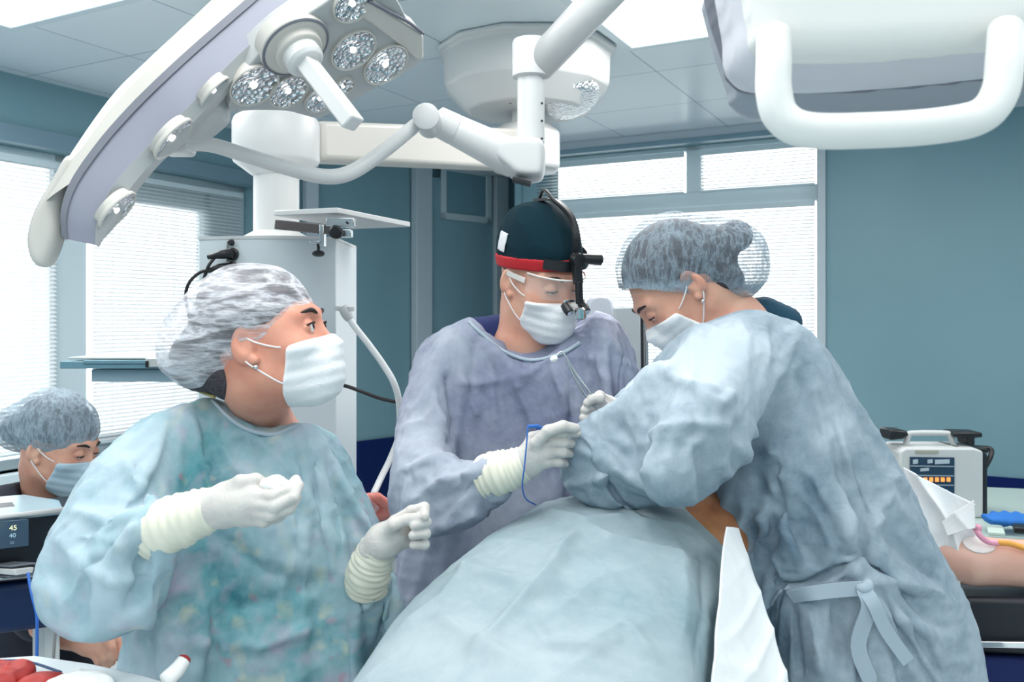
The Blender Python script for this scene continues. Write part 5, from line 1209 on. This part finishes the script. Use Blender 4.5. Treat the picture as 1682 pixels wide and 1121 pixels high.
mb = MB(); mb.tube([P(884, 108, 2.05), P(985, 0, 1.93), P(1090, -112, 1.82)], .040, 30, spline=False); mb.build('diagonal_tube', WHITE, AR, smooth=True)
cp = Vector((P(1090, -112, 1.82).x, 1.82, 0))
mb = MB(); mb.lathe(cp+Vector((0, 0, zof(-150, 1.82))), (0, 0, 1), [(0, .055), (max(.05, CEIL-zof(-150, 1.82)-.06), .055), (CEIL-zof(-150, 1.82)-.05, .13), (CEIL-zof(-150, 1.82)-.001, .14)], 30); mb.build('ceiling_mount', WHITE, AR)
# ---- ceiling canopy with glass
cn = empty('ceiling_canopy', (P(865, 0, 3.8).x, 3.8, CEIL), 'white octagonal ceiling canopy with a glass lens behind the diagonal tube', 'ceiling mount')
cx = P(865, 0, 3.8).x
def ngon(c, r, z, n=8, ph=.39): return [Vector((c[0]+r*math.cos(2*math.pi*k/n+ph), c[1]+r*math.sin(2*math.pi*k/n+ph), z)) for k in range(n)]
mb = MB(); cc = (cx, 3.8)
mb.rings([ngon(cc, .39, CEIL-.001, 12, .26), ngon(cc, .39, CEIL-.02, 12, .26), ngon(cc, .365, CEIL-.03, 12, .26), ngon(cc, .36, CEIL-.17, 12, .26), ngon(cc, .26, CEIL-.27, 12, .26)]); mb.build('canopy_shell', WHITE, cn, bevel=.012, seg=3)
lc_ = Vector((cx+.19, 3.66, CEIL-.245))
mb = MB(); mb.lathe(lc_, (.35, -.45, -1), [(-.01, .12), (.012, .115), (.02, .08), (.022, .01)], 24); mb.build('glass_lens', REFL, cn, smooth=True)
for dx in (-.07, .05):
    mb = MB(); mb.lathe((cx+dx, 3.62, CEIL-.266), (0, -.2, -1), [(0, .008), (.004, .008)], 8); mb.build('canopy_screw', BLACK, cn)
# ---- pendant: column, beam, supply box
pn = empty('supply_pendant', (P(454, 0, 2.5).x, 2.5, 1.0), 'white ceiling pendant with round column, long beam and supply box with plugs', 'pendant')
pc = (P(454, 0, 2.5).x, 2.5)
mb = MB(); mb.lathe((pc[0], pc[1], zof(398, 2.5)), (0, 0, 1), [(0, .10), (.012, .095), (.03, .0635), (zof(285, 2.5)-zof(398, 2.5), .0635)], 36); mb.build('column', WHITE, pn)
mb = MB(); mb.rings([ngon((pc[0]-.0, pc[1]), rr, zof(y, 2.5), 32, 0) for y, rr in ((290, .066), (268, .118), (262, .122), (205, .122), (196, .116), (188, .09))]); mb.build('column_head', WHITE, pn, bevel=.003)
bc = (P(864, 0, 3.78).x, 3.78)
a_, b_2 = Vector((pc[0]+.07, pc[1]+.05, zof(228, 2.5))), Vector((bc[0], bc[1], zof(228, 2.5)))
b_2.z = zof(248, 3.78)
mb = MB(); hh0, hh1 = M(32, 2.5), M(33, 3.78); sd_ = (b_2-a_).cross(Vector((0, 0, 1))).normalized()*.07
mb.hexa([a_-sd_-Vector((0,0,hh0)), b_2-sd_-Vector((0,0,hh1)), b_2+sd_-Vector((0,0,hh1)), a_+sd_-Vector((0,0,hh0)), a_-sd_+Vector((0,0,hh0)), b_2-sd_+Vector((0,0,hh1)), b_2+sd_+Vector((0,0,hh1)), a_+sd_+Vector((0,0,hh0))]); mb.build('beam', WARM, pn, bevel=.015, seg=3)
mb = MB(); mb.rings([ngon(bc, rr, zof(y, 3.78), 8, .39) for y, rr in ((283, .13), (278, .155), (222, .155), (205, .10))]); mb.build('beam_hub', WHITE, pn, bevel=.01)
mb = MB(); mb.lathe((bc[0], bc[1], zof(212, 3.78)), (0, 0, 1), [(0, .06), (CEIL-.27-zof(212, 3.78)+.01, .06)], 24); mb.build('ceiling_pole', WHITE, pn)
# supply box
bx0, bx1 = P(326, 0, 2.35).x, P(552, 0, 2.35).x
mb = MB(); bz0, bz1 = .78, zof(392, 2.35); bow = []
for k in range(13):
    t = k/12; bow.append(Vector((bx0+(bx1-bx0)*t, 2.35-.035*math.sin(math.pi*t), 0)))
ring = bow+[Vector((bx1, 2.66, 0)), Vector((bx0, 2.66, 0))]
mb.rings([[p+Vector((0, 0, bz0)) for p in ring], [p+Vector((0, 0, bz1)) for p in ring]]); box_ = mb.build('supply_box', mat('box_panel_white', sr(206, 214, 218), .35), pn, bevel=.003)
mb = MB(); mb.rings([[p+Vector((0, -.002, bz1-.004)) for p in ring], [p+Vector((0, -.004, bz1+.004)) for p in ring]]); mb.build('box_top', WHITE, pn)
for xx in (P(372, 0, 2.32).x, P(440, 0, 2.31).x):
    mb = MB(); mb.box((xx, 2.328-.0, (bz0+bz1)/2), (.003, .012, bz1-bz0-.02)); mb.build('panel_seam', GREYP, box_)
for i, (x, y, r) in enumerate(((381, 399, .008), (383, 418, .017), (381, 440, .017))):
    mb = MB(); c = P(x, y, 2.325); mb.lathe(c, (0, -1, 0), [(-.01, r), (.012, r), (.016, r*.7)], 18); s_ = mb.build('socket', BLACK, pn)
    if i:
        mb = MB(); mb.tube([c+Vector((0, -.016, 0)), c+Vector((-.02, -.035, -.003)), c+Vector((-.055, -.035, -.010))], [.013, .012, .006], 12); mb.build('plug', BLACK, s_, smooth=True)
mb = MB(); mb.tube([P(352, 424, 2.29), P(342, 438, 2.28), P(333, 465, 2.28), P(324, 494, 2.28), P(318, 560, 2.29)], .0045, 10); tag(mb.build('power_cable', BLACK, None, smooth=True), 'black power cable hanging nearly straight from the upper plug', 'cable')
mb = MB(); mb.tube([P(352, 443, 2.29), P(328, 448, 2.27), P(310, 466, 2.26), P(305, 490, 2.26), P(312, 525, 2.27), P(320, 570, 2.29)], .0045, 10); tag(mb.build('power_cable', BLACK, None, smooth=True), 'black power cable looping out left from the lower plug', 'cable')
# ---- shelf and clamp
sh = empty('equipment_shelf', P(554, 341, 2.2), 'white shelf board on a steel rail clamp above the pendant box', 'shelf')
zt = zof(341, 2.2)
def onz(px, py, z): d = (EYE-z)/((py-HY)/F); return P(px, py, d)
n1, l1, r1 = P(554, 341, 2.2), onz(450, 346, zt), onz(674, 365, zt)
f1_ = l1+r1-n1
mb = MB(); th = Vector((0, 0, -.014)); mb.hexa([n1+th, r1+th, f1_+th, l1+th, n1, r1, f1_, l1]); mb.build('shelf_board', WHITE, sh, bevel=.002)
mb = MB(); mb.bar(P(452, 369, 2.22), P(545, 378, 2.22), .012, .024); mb.build('rail', mat('rail_metal', sr(120, 112, 110), .3, .8), sh, bevel=.002)
mb = MB(); mb.box(P(530, 388, 2.22), (.012, .03, .055)); mb.box(P(520, 399, 2.22), (.03, .03, .008)); mb.box(P(560, 366, 2.22), (.07, .03, .022)); mb.box(P(562, 384, 2.22), (.05, .03, .02)); mb.build('clamp', STEEL, sh, bevel=.002)
mb = MB(); mb.lathe(P(553, 382, 2.19), (0, -1, 0), [(0, .017), (.016, .017), (.020, .012)], 18); mb.build('clamp_knob', BLACK, sh)
mb = MB(); mb.lathe(P(523, 401, 2.22), (0, 0, -1), [(0, .004), (.016, .004), (.017, .010), (.022, .016), (.028, .016), (.032, .008)], 18); mb.build('clamp_screw', BLACK, sh)
mb = MB(); mb.lathe(P(570, 366, 2.20), (0, -1, 0), [(0, .003), (.003, .003)], 8); mb.build('clamp_bolt', BLACK, sh)
# ---- tray arm at left
tr_ = empty('tray_arm', P(320, 600, 2.45), 'slim grey tray on a swing arm in front of the left window', 'tray')
def slab(name, px0, px1, py, d0, d1, th, m, parent, bev=.002):
    z = EYE-(py-HY)*d0/F; mb = MB(); x0, x1 = P(px0, 0, d0).x, P(px1, 0, d0).x
    mb.hexa([Vector(p) for p in ((x0, d0, z-th), (x1, d0, z-th), (x1, d1, z-th), (x0, d1, z-th), (x0, d0, z), (x1, d0, z), (x1, d1, z), (x0, d1, z))]); return mb.build(name, m, parent, bevel=bev)
TGR = mat('tray_grey', sr(196, 200, 198), .3); TBL = mat('tray_teal_edge', sr(110, 150, 164), .35)
slab('tray_top', 112, 322, 587, 2.42, 2.75, .006, TGR, tr_); slab('tray_edge', 98, 300, 594, 2.40, 2.74, .020, TBL, tr_); slab('tray_block', 150, 322, 607, 2.43, 2.70, .035, mat('tray_underside', sr(150, 176, 188), .35), tr_)
slab('drawer_gap', 136, 242, 592, 2.395, 2.41, .010, TBL, tr_); slab('latch_block', 238, 322, 589, 2.39, 2.44, .024, TGR, tr_)
mb = MB(); mb.lathe(P(284, 601, 2.385), (0, -1, 0), [(0, .007), (.004, .007)], 12); mb.build('latch_hole', BLACK, tr_)
slab('latch_slot', 238, 243, 593, 2.385, 2.40, .018, BLACK, tr_)
mb = MB(); mb.tube([P(322, 575, 2.4), P(318, 590, 2.39), P(324, 602, 2.4)], .01, 10); mb.build('hinge_cover', mat('brass_brown', sr(150, 110, 70), .35, .5), tr_, smooth=True)
# ---- foreground lamp, upper right
fg = empty('operating_lamp', P(1440, 40, 1.0), 'large blurred white lamp head at the upper right with a looped handle', 'operating lamp')
FGW = mat('foreground_lamp_white', sr(238, 238, 234), .5); FGL = mat('foreground_lamp_band', sr(208, 209, 216), .45); FGD = mat('foreground_lamp_grey', sr(150, 158, 168), .45)
def padobj(name, out, d, T, Rr, m, parent, h=.005, sm=4, dep=None, it=2):
    b = bounds([P(x, y, d) for x, y in out], T+.03); g = G(*b, h); V1, Q = g.mesh(g.pad(out, d, T, Rr, sm=sm, depth=dep)); return link(name, mesh_np(name, relax(V1, Q, it), Q), m, parent)
padobj('lamp_shell', [(1191, -150), (1190, 60), (1193, 105), (1206, 128), (1236, 147), (1310, 150), (1450, 143), (1612, 127), (1720, 108), (1775, 60), (1785, -150), (1500, -180)], 1.05, .075, .05, FGL, fg, sm=3)
padobj('shell_gasket', [(1193, -120), (1192, 100), (1204, 131), (1234, 151), (1310, 155), (1450, 148), (1614, 132), (1722, 113), (1778, 60), (1785, -120)], 1.10, .05, .02, GASKET, fg, sm=3)
padobj('lower_shell', [(1196, -60), (1198, 150), (1206, 172), (1226, 190), (1260, 198), (1320, 190), (1450, 182), (1615, 164), (1700, 146), (1760, 80), (1780, -60)], 1.16, .07, .05, FGD, fg, sm=3)
padobj('front_cover', [(1226, -150), (1228, 50), (1238, 84), (1264, 99), (1330, 105), (1440, 101), (1565, 90), (1680, 76), (1735, 50), (1745, -150), (1500, -170)], 0.975, .035, .03, FGW, fg, sm=3)
P1 = [P(1271, 60, .93), P(1271, 105, .90), P(1271, 150, .89), P(1284, 192, .885), P(1328, 214, .88), P(1440, 214, .88), P(1545, 206, .88), P(1612, 190, .885), P(1643, 150, .89), P(1650, 95, .90), P(1652, 50, .93)]
mb = MB(); mb.tube(P1, [.0180]*11, 20, sub=8); mb.build('lamp_handle', FGW, fg, smooth=True)
mb = MB(); mb.lathe(Vector((P(1500, 0, 1.1).x, 1.1, zof(-60, 1.1))), (0, 0, 1), [(0, .05), (CEIL-zof(-60, 1.1)-.03, .05), (CEIL-zof(-60, 1.1)-.02, .12), (CEIL-zof(-60, 1.1)-.001, .12)], 24); mb.build('lamp_stem', WHITE, fg)
# ---- defibrillator on a counter, right
ctr = empty('counter', P(1650, 870, 3.0), 'pale green counter top on a navy cabinet against the wall at right', 'counter')
zc_ = zof(852, 3.0)
mb = MB(); mb.hexa([Vector(p) for p in ((1.15, 2.75, zc_-.04), (2.6, 2.5, zc_-.04), (2.9, 3.3, zc_-.04), (1.35, 3.7, zc_-.04), (1.15, 2.75, zc_), (2.6, 2.5, zc_), (2.9, 3.3, zc_), (1.35, 3.7, zc_))]); mb.build('counter_top', mat('counter_laminate', sr(178, 196, 190), .35), ctr, bevel=.004)
mb = MB(); mb.hexa([Vector(p) for p in ((1.2, 2.85, .0), (2.55, 2.6, .0), (2.85, 3.25, .0), (1.4, 3.6, .0), (1.2, 2.85, zc_-.04), (2.55, 2.6, zc_-.04), (2.85, 3.25, zc_-.04), (1.4, 3.6, zc_-.04))]); mb.build('cabinet', mat('navy_cabinet', sr(12, 26, 70), .4), ctr, bevel=.004)
df = empty('defibrillator', P(1545, 850, 3.0), 'grey portable defibrillator with top handle, dark screen rows and black paddles', 'medical monitor')
DG = mat('defib_grey', sr(192, 196, 196), .45)
dD = 3.0
def slabp(name, pts, d0, d1, m, parent, bev=.003, sm=0):
    """solid with a straight-sided outline traced at distance d0, reaching back to d1"""
    q = smooth_poly(pts, sm) if sm else pts; f = [P(x, y, d0) for x, y in q]; b = [p+Vector((0, d1-d0, 0)) for p in f]; n = len(q); mb = MB()
    mb.add(f+b, [tuple(range(n)), tuple(range(2*n-1, n-1, -1))]+[(i, i+n, (i+1) % n+n, (i+1) % n) for i in range(n)]); return mb.build(name, m, parent, bevel=bev)
slabp('case', [(1478, 742), (1488, 736), (1600, 736), (1616, 742), (1616, 852), (1478, 852)], dD, dD+.16, DG, df, .008)
slabp('side_panel', [(1616, 742), (1622, 748), (1622, 852), (1616, 852)], dD+.01, dD+.16, DARK, df, .002)
mb = MB(); mb.tube([P(1486, 740, dD+.06), P(1492, 716, dD+.06), P(1502, 712, dD+.06), P(1550, 712, dD+.06), P(1560, 716, dD+.06), P(1570, 740, dD+.06)], .010, 10, sub=4); mb.build('carry_handle', DG, df, smooth=True)
slabp('screen', [(1495, 751), (1568, 752), (1568, 828), (1495, 828)], dD-.004, dD, mat('dark_screen', sr(38, 62, 84), .2), df, .001)
for k in range(5):
    y = 765+k*15.5
    slabp('screen_divider', [(1496, y), (1567, y+1), (1567, y+3), (1496, y+2)], dD-.007, dD-.004, mat('screen_divider_grey', sr(130, 146, 160), .4) if k == 0 else bpy.data.materials['screen_divider_grey'], df, 0)
OR_ = mat('orange_readout', sr(240, 150, 80), .3); OR_.node_tree.nodes['Principled BSDF'].inputs['Emission Color'].default_value = sr(250, 150, 70); OR_.node_tree.nodes['Principled BSDF'].inputs['Emission Strength'].default_value = .8
for k in range(6):
    x = 1508+k*9.5; slabp('readout_digit', [(x, 785), (x+6, 785), (x+6, 792), (x, 792)], dD-.008, dD-.004, OR_, df, .001)
slabp('readout_digit', [(1502, 799), (1516, 800), (1514, 806), (1502, 806)], dD-.008, dD-.004, OR_, df, .001)
PG = mat('screen_grey_mark', sr(170, 184, 196), .4)
for (x0, x1, y0, y1) in ((1512, 1526, 770, 775), (1524, 1532, 756, 762), (1536, 1560, 756, 763), (1500, 1508, 756, 763)): slabp('screen_mark', [(x0, y0), (x1, y0-1), (x1, y1-1), (x0, y1)], dD-.007, dD-.004, PG, df, 0)
slabp('brand_strip', [(1504, 740), (1542, 740), (1542, 745), (1504, 745)], dD-.003, dD, mat('strip_grey', sr(160, 160, 150), .5), df, 0)
slabp('paddle', [(1462, 706), (1490, 708), (1494, 716), (1484, 722), (1462, 724)], dD+.03, dD+.12, BLACK, df, .006); slabp('paddle', [(1566, 712), (1576, 710), (1614, 711), (1615, 719), (1602, 720), (1602, 733), (1594, 733), (1592, 720), (1568, 719)], dD+.03, dD+.12, BLACK, df, .005)
slabp('paddle_tray', [(1570, 734), (1624, 738), (1624, 745), (1570, 742)], dD+.02, dD+.15, BLACK, df, .003)
mb = MB(); mb.tube([P(1600, 736, dD+.08), P(1626, 738, dD+.08), P(1627, 750, dD+.06), P(1618, 768, dD+.05)], .009, 10); mb.build('paddle_cord', BLACK, df, smooth=True)
c_ = P(1652, 852, 2.8); g = G(*bounds([c_, P(1690, 852, 2.8)], .1), .004); s_ = Surf(g, smin(g.ell(P(1655, 852, 2.8), (.075, .05, .02)), g.ell(P(1690, 856, 2.8), (.06, .05, .016)), .02)); s_.folds(.008, 30, [(1, 0, .6), (0, .3, 1)], 4); tag(s_.link('folded_cloth', mat('blue_cloth', sr(36, 110, 190), .8)), 'bright blue crumpled cloth on the counter beside the defibrillator', 'cloth')
mb = MB(); mb.bar(P(1664, 868, 2.7), P(1720, 872, 2.66), .06, .02); tag(mb.build('remote_case', BLACK, None, bevel=.004), 'small black case on the counter in front of the blue cloth', 'case')
mb = MB(); mb.bar(P(1622, 873, 2.72), P(1650, 875, 2.70), .07, .012); tag(mb.build('paper_box', mat('pale_green_box', sr(188, 206, 196), .6), None, bevel=.003), 'small pale box lying on the counter left of the black case', 'box')
# ---- grey equipment between surgeon and assistant
eq = empty('equipment_screen', P(1020, 560, 2.9), 'grey upright equipment panel and rounded housing between the two operating people', 'equipment')
slabp('rounded_housing', [(966, 600), (966, 498), (972, 488), (984, 485), (1000, 486), (1007, 494), (1012, 520), (1014, 600)], 2.95, 3.05, mat('housing_grey', sr(196, 202, 212), .5), eq, .01)
slabp('flat_panel', [(1010, 506), (1052, 504), (1054, 620), (1010, 620)], 2.85, 2.90, mat('panel_grey', sr(178, 186, 190), .35), eq, .004)
slabp('panel_edge', [(1053, 506), (1057, 510), (1058, 620), (1053, 620)], 2.85, 2.93, DARK, eq, .001); slabp('panel_rail', [(1059, 520), (1064, 520), (1066, 620), (1060, 620)], 2.86, 2.9, STEEL, eq, .002)
mb = MB(); mb.lathe((P(1010, 0, 2.95).x, 2.95, 0), (0, 0, 1), [(0, .2), (.03, .2), (.04, .03), (zof(615, 2.95), .03)], 20); mb.build('stand', STEEL, eq)
# ---- breathing hose and cables
mb = MB(); mb.tube([P(566, 512, 2.28), P(582, 536, 2.28), P(604, 564, 2.28), P(630, 600, 2.28), P(648, 632, 2.28), P(656, 668, 2.30), P(655, 715, 2.32), P(642, 752, 2.30), P(626, 785, 2.26), P(612, 815, 2.2)], .0085, 12); hs = mb.build('breathing_hose', mat('white_hose', sr(218, 222, 222), .4), None, smooth=True); tag(hs, 'white corrugated hose looping down behind the surgeon to a bare hand', 'hose')
mb = MB(); mb.bar(P(553, 507, 2.30), P(578, 508, 2.28), .022, .012); mb.lathe(P(562, 504, 2.28), dirp(P(562, 504, 2.28), P(575, 526, 2.28)), [(0, .012), (.02, .014), (.03, .013), (.04, .010)], 14); mb.build('hose_fitting', GREYP, hs, bevel=.001)
mb = MB(); mb.tube([P(545, 630, 2.36), P(570, 635, 2.34), P(600, 646, 2.34), P(625, 655, 2.34), P(652, 661, 2.34), P(690, 668, 2.36)], .005, 10); tag(mb.build('black_cable', BLACK, None, smooth=True), 'black cable running from the pendant box behind the surgeon', 'cable')
yt = empty('tube_connector', P(590, 800, 2.15), 'clear and white Y-shaped tubing with a black connector by the bare hand', 'tubing')
TUB = mat('clear_white_tube', sr(214, 222, 226), .25)
for pts in (([P(572, 782, 2.15), P(584, 792, 2.15), P(596, 808, 2.15), P(606, 824, 2.15)]), ([P(566, 790, 2.17), P(578, 800, 2.17), P(592, 818, 2.17), P(600, 828, 2.17)]), ([P(560, 786, 2.15), P(572, 781, 2.15), P(584, 788, 2.15)])):
    mb = MB(); mb.tube(pts, .005, 10); mb.build('tube', TUB, yt, smooth=True)
mb = MB(); mb.lathe(P(570, 768, 2.15), (.15, 0, -1), [(0, .014), (.018, .015), (.02, .012)], 14); mb.build('black_collar', BLACK, yt)
mb = MB(); mb.lathe(P(566, 750, 2.15), (.2, 0, -1), [(0, .010), (.008, .013), (.022, .013), (.026, .009)], 14); mb.build('white_cap', WHITE, yt)
mb = MB(); mb.tube([P(600, 822, 2.15), P(612, 832, 2.15), P(622, 838, 2.15)], [.008, .009, .007], 12); mb.build('clear_joint', CLEARP, yt, smooth=True)
# ---- anaesthesia machine, far left
an = empty('anaesthesia_machine', P(20, 960, 1.8), 'dark medical machine with pale blue top, small numeric screen and blue cable at left', 'medical machine')
PB = mat('pale_blue_top', sr(160, 190, 202), .3); ND = mat('near_black_front', sr(22, 26, 36), .3)
def quadbox(name, pts, depth, m, parent, bev=.003):
    """front face corners (px,py,d) tl,tr,br,bl, pushed back by depth (metres)"""
    f = [P(*q) for q in pts]; b = [p+Vector((-.05, depth, 0)) for p in f]; mb = MB(); mb.add(f+b, [(0,1,2,3),(7,6,5,4),(0,4,5,1),(1,5,6,2),(2,6,7,3),(3,7,4,0)]); return mb.build(name, m, parent, bevel=bev)
mb = MB(); pz = [P(-120, 862, 1.66), P(104, 836, 1.86), P(98, 822, 1.97), P(40, 812, 2.0), P(-120, 826, 1.95)]
mb.rings([[p-Vector((0, 0, .012)) for p in pz], pz]); mb.build('top_plate', PB, an, bevel=.003)
mb = MB(); mb.tube([P(-120, 864, 1.66), P(0, 850, 1.75), P(104, 838, 1.86)], .006, 8, spline=False); mb.build('top_rim', WHITE, an, smooth=True)
quadbox('front_panel', [(-130, 868, 1.67), (98, 842, 1.86), (98, 948, 1.86), (-130, 970, 1.67)], .18, ND, an)
quadbox('screen', [(-40, 860, 1.70), (50, 852, 1.79), (50, 896, 1.79), (-40, 906, 1.70)], .01, mat('grey_blue_screen', sr(70, 92, 112), .15), an, .001).location = (0, -.006, 0)
def digits(text, px, py, d, size, m, parent, rot=(math.pi/2, 0, 0)):
    c = bpy.data.curves.new('screen_text', 'FONT'); c.body = text; c.size = size; c.extrude = .0004; o = bpy.data.objects.new('screen_text', c); COL.objects.link(o); o.location = P(px, py, d); o.rotation_euler = rot
    dg = bpy.context.evaluated_depsgraph_get(); me = bpy.data.meshes.new_from_object(o.evaluated_get(dg)); me.transform(o.matrix_basis if True else o.matrix_world); bpy.data.objects.remove(o); me.name = 'screen_text'; return link('screen_text', me, m, parent, smooth=False)
LIT = mat('lit_digits', sr(230, 232, 190), .4); LIT.node_tree.nodes['Principled BSDF'].inputs['Emission Color'].default_value = sr(225, 228, 170); LIT.node_tree.nodes['Principled BSDF'].inputs['Emission Strength'].default_value = .7
LIT2 = mat('lit_digits_blue', sr(190, 220, 240), .4)
rz_ = (math.pi/2, 0, .42)
digits('45', 15, 872, 1.735, .014, LIT, an, rz_); digits('40', 15, 884, 1.735, .012, LIT2, an, rz_); digits('::::', 16, 894, 1.735, .009, LIT2, an, rz_)
quadbox('slot_frame', [(17, 930, 1.745), (60, 924, 1.785), (60, 945, 1.785), (17, 950, 1.745)], .008, mat('slot_grey', sr(120, 126, 134), .4), an, .002)
quadbox('slot_recess', [(21, 933, 1.742), (57, 928, 1.777), (57, 941, 1.777), (21, 946, 1.742)], .004, ND, an, 0)
quadbox('white_connector', [(23, 936, 1.735), (57, 932, 1.77), (54, 942, 1.77), (28, 946, 1.735)], .01, WHITE, an, .002)
quadbox('lower_box', [(-130, 972, 1.68), (118, 950, 1.88), (118, 1030, 1.88), (-130, 1062, 1.68)], .16, mat('navy_drawer', sr(14, 42, 84), .5), an, .015)
mb = MB(); mb.tube([P(-130, 958, 1.67), P(0, 952, 1.74), P(84, 944, 1.83)], .003, 8, spline=False); mb.build('front_rail', STEEL, an, smooth=True)
quadbox('white_post', [(74, 1022, 1.9), (99, 1018, 1.9), (99, 1420, 1.9), (74, 1420, 1.9)], .04, WHITE, an)
quadbox('base', [(-130, 1440, 1.7), (110, 1420, 1.88), (110, 1630, 1.88), (-130, 1700, 1.7)], .3, GREYP, an, .01).location = (0, 0, 0)
mb = MB(); mb.tube([P(46, 942, 1.72), P(52, 975, 1.70), P(60, 1008, 1.69), P(61, 1040, 1.69), P(60, 1120, 1.70)], .0032, 8); mb.build('blue_cable', mat('blue_cable', sr(50, 110, 200), .4), an, smooth=True)
mb = MB(); mb.tube([P(99, 968, 1.8), P(95, 1000, 1.79), P(90, 1050, 1.79), P(86, 1110, 1.8)], .0032, 8); mb.build('grey_cable', mat('grey_cable', sr(150, 148, 146), .4), an, smooth=True)
# ---- instrument table, bottom left
it = empty('instrument_table', P(100, 1150, 1.25), 'corner of a table covered by a white cloth with a blue stripe, bottom left', 'table')
zt_ = 1.0
def onz2(px, py, z=zt_): return onz(px, py, z)
edge = [(-140, 1090), (0, 1079), (60, 1075), (150, 1088), (240, 1108), (330, 1135), (340, 1210), (200, 1400), (-140, 1400)]
pts = [onz2(*e) for e in edge]
mb = MB(); mb.rings([[p+Vector((0, 0, -.02)) for p in pts], pts]); mb.build('cloth_cover', SHEET, it, bevel=.008)
mb = MB(); mb.tube([onz2(-140, 1096)+Vector((0, 0, .001)), onz2(0, 1087)+Vector((0, 0, .001)), onz2(50, 1090)+Vector((0, 0, .001)), onz2(100, 1106)+Vector((0, 0, .001))], .0022, 6); mb.build('blue_stripe', mat('blue_stripe', sr(60, 84, 120), .7), it, smooth=True)
mb = MB(); mb.lathe((P(60, 0, 1.2).x, 1.15, 0), (0, 0, 1), [(0, .25), (.03, .25), (.04, .03), (.98, .03)], 24); mb.build('table_stand', STEEL, it)
RED = mat('blood_red_cloth', sr(176, 30, 30), .6); n_, l_, b_ = nodes(RED); l_.new(mixc(n_, l_, noise(n_, l_, 40, 3, coord(n_, l_)), sr(110, 12, 20), sr(206, 60, 50)), b_.inputs['Base Color'])
def wad2(px, py, r, m, seed, tg, h=.0022):
    c = onz2(px, py)+Vector((0, 0, r[2]*.8)); g = G(*bounds([c], max(r)*1.4), h); V1, Q = g.mesh(g.ell(c, r)); N = vnormals(V1, Q); n = vnoise(V1*60+seed); n2 = vnoise(V1*30+seed)
    V1 = V1+N*(((1-abs(2*n-1))*.5+(1-abs(2*n2-1))-.8)*r[2]*.55)[:, None]; o = link(tg[0], mesh_np(tg[0], V1, Q), m); tag(o, tg[1], tg[2]); return o
wad2(2, 1124, (.042, .036, .017), RED, 3, ('bloody_swab', 'large red blood-soaked swab at the very corner of the white table', 'swab'))
wad2(66, 1130, (.032, .028, .010), RED, 8, ('bloody_swab', 'smaller dark red swab lying flat right of the large red swab', 'swab'))
wad2(132, 1136, (.045, .032, .013), GAUZE, 6, ('gauze_pack', 'rounded cream gauze pack on the white table beside the red swabs', 'gauze'))
sw = empty('used_swab', onz2(292, 1125), 'rolled white swab with red tip standing at the table edge under the gown', 'swab')
mb = MB(); mb.tube([onz2(272, 1132)+Vector((0, 0, .012)), onz2(290, 1124)+Vector((0, 0, .02)), onz2(302, 1118)+Vector((0, 0, .030))], [.012, .012, .010], 12); mb.build('swab_roll', GAUZE, sw, smooth=True)
mb = MB(); mb.lathe(onz2(302, 1118)+Vector((0, 0, .030)), (.3, 0, .6), [(0, .010), (.004, .009), (.007, .004)], 12); mb.build('red_tip', RED, sw, smooth=True)
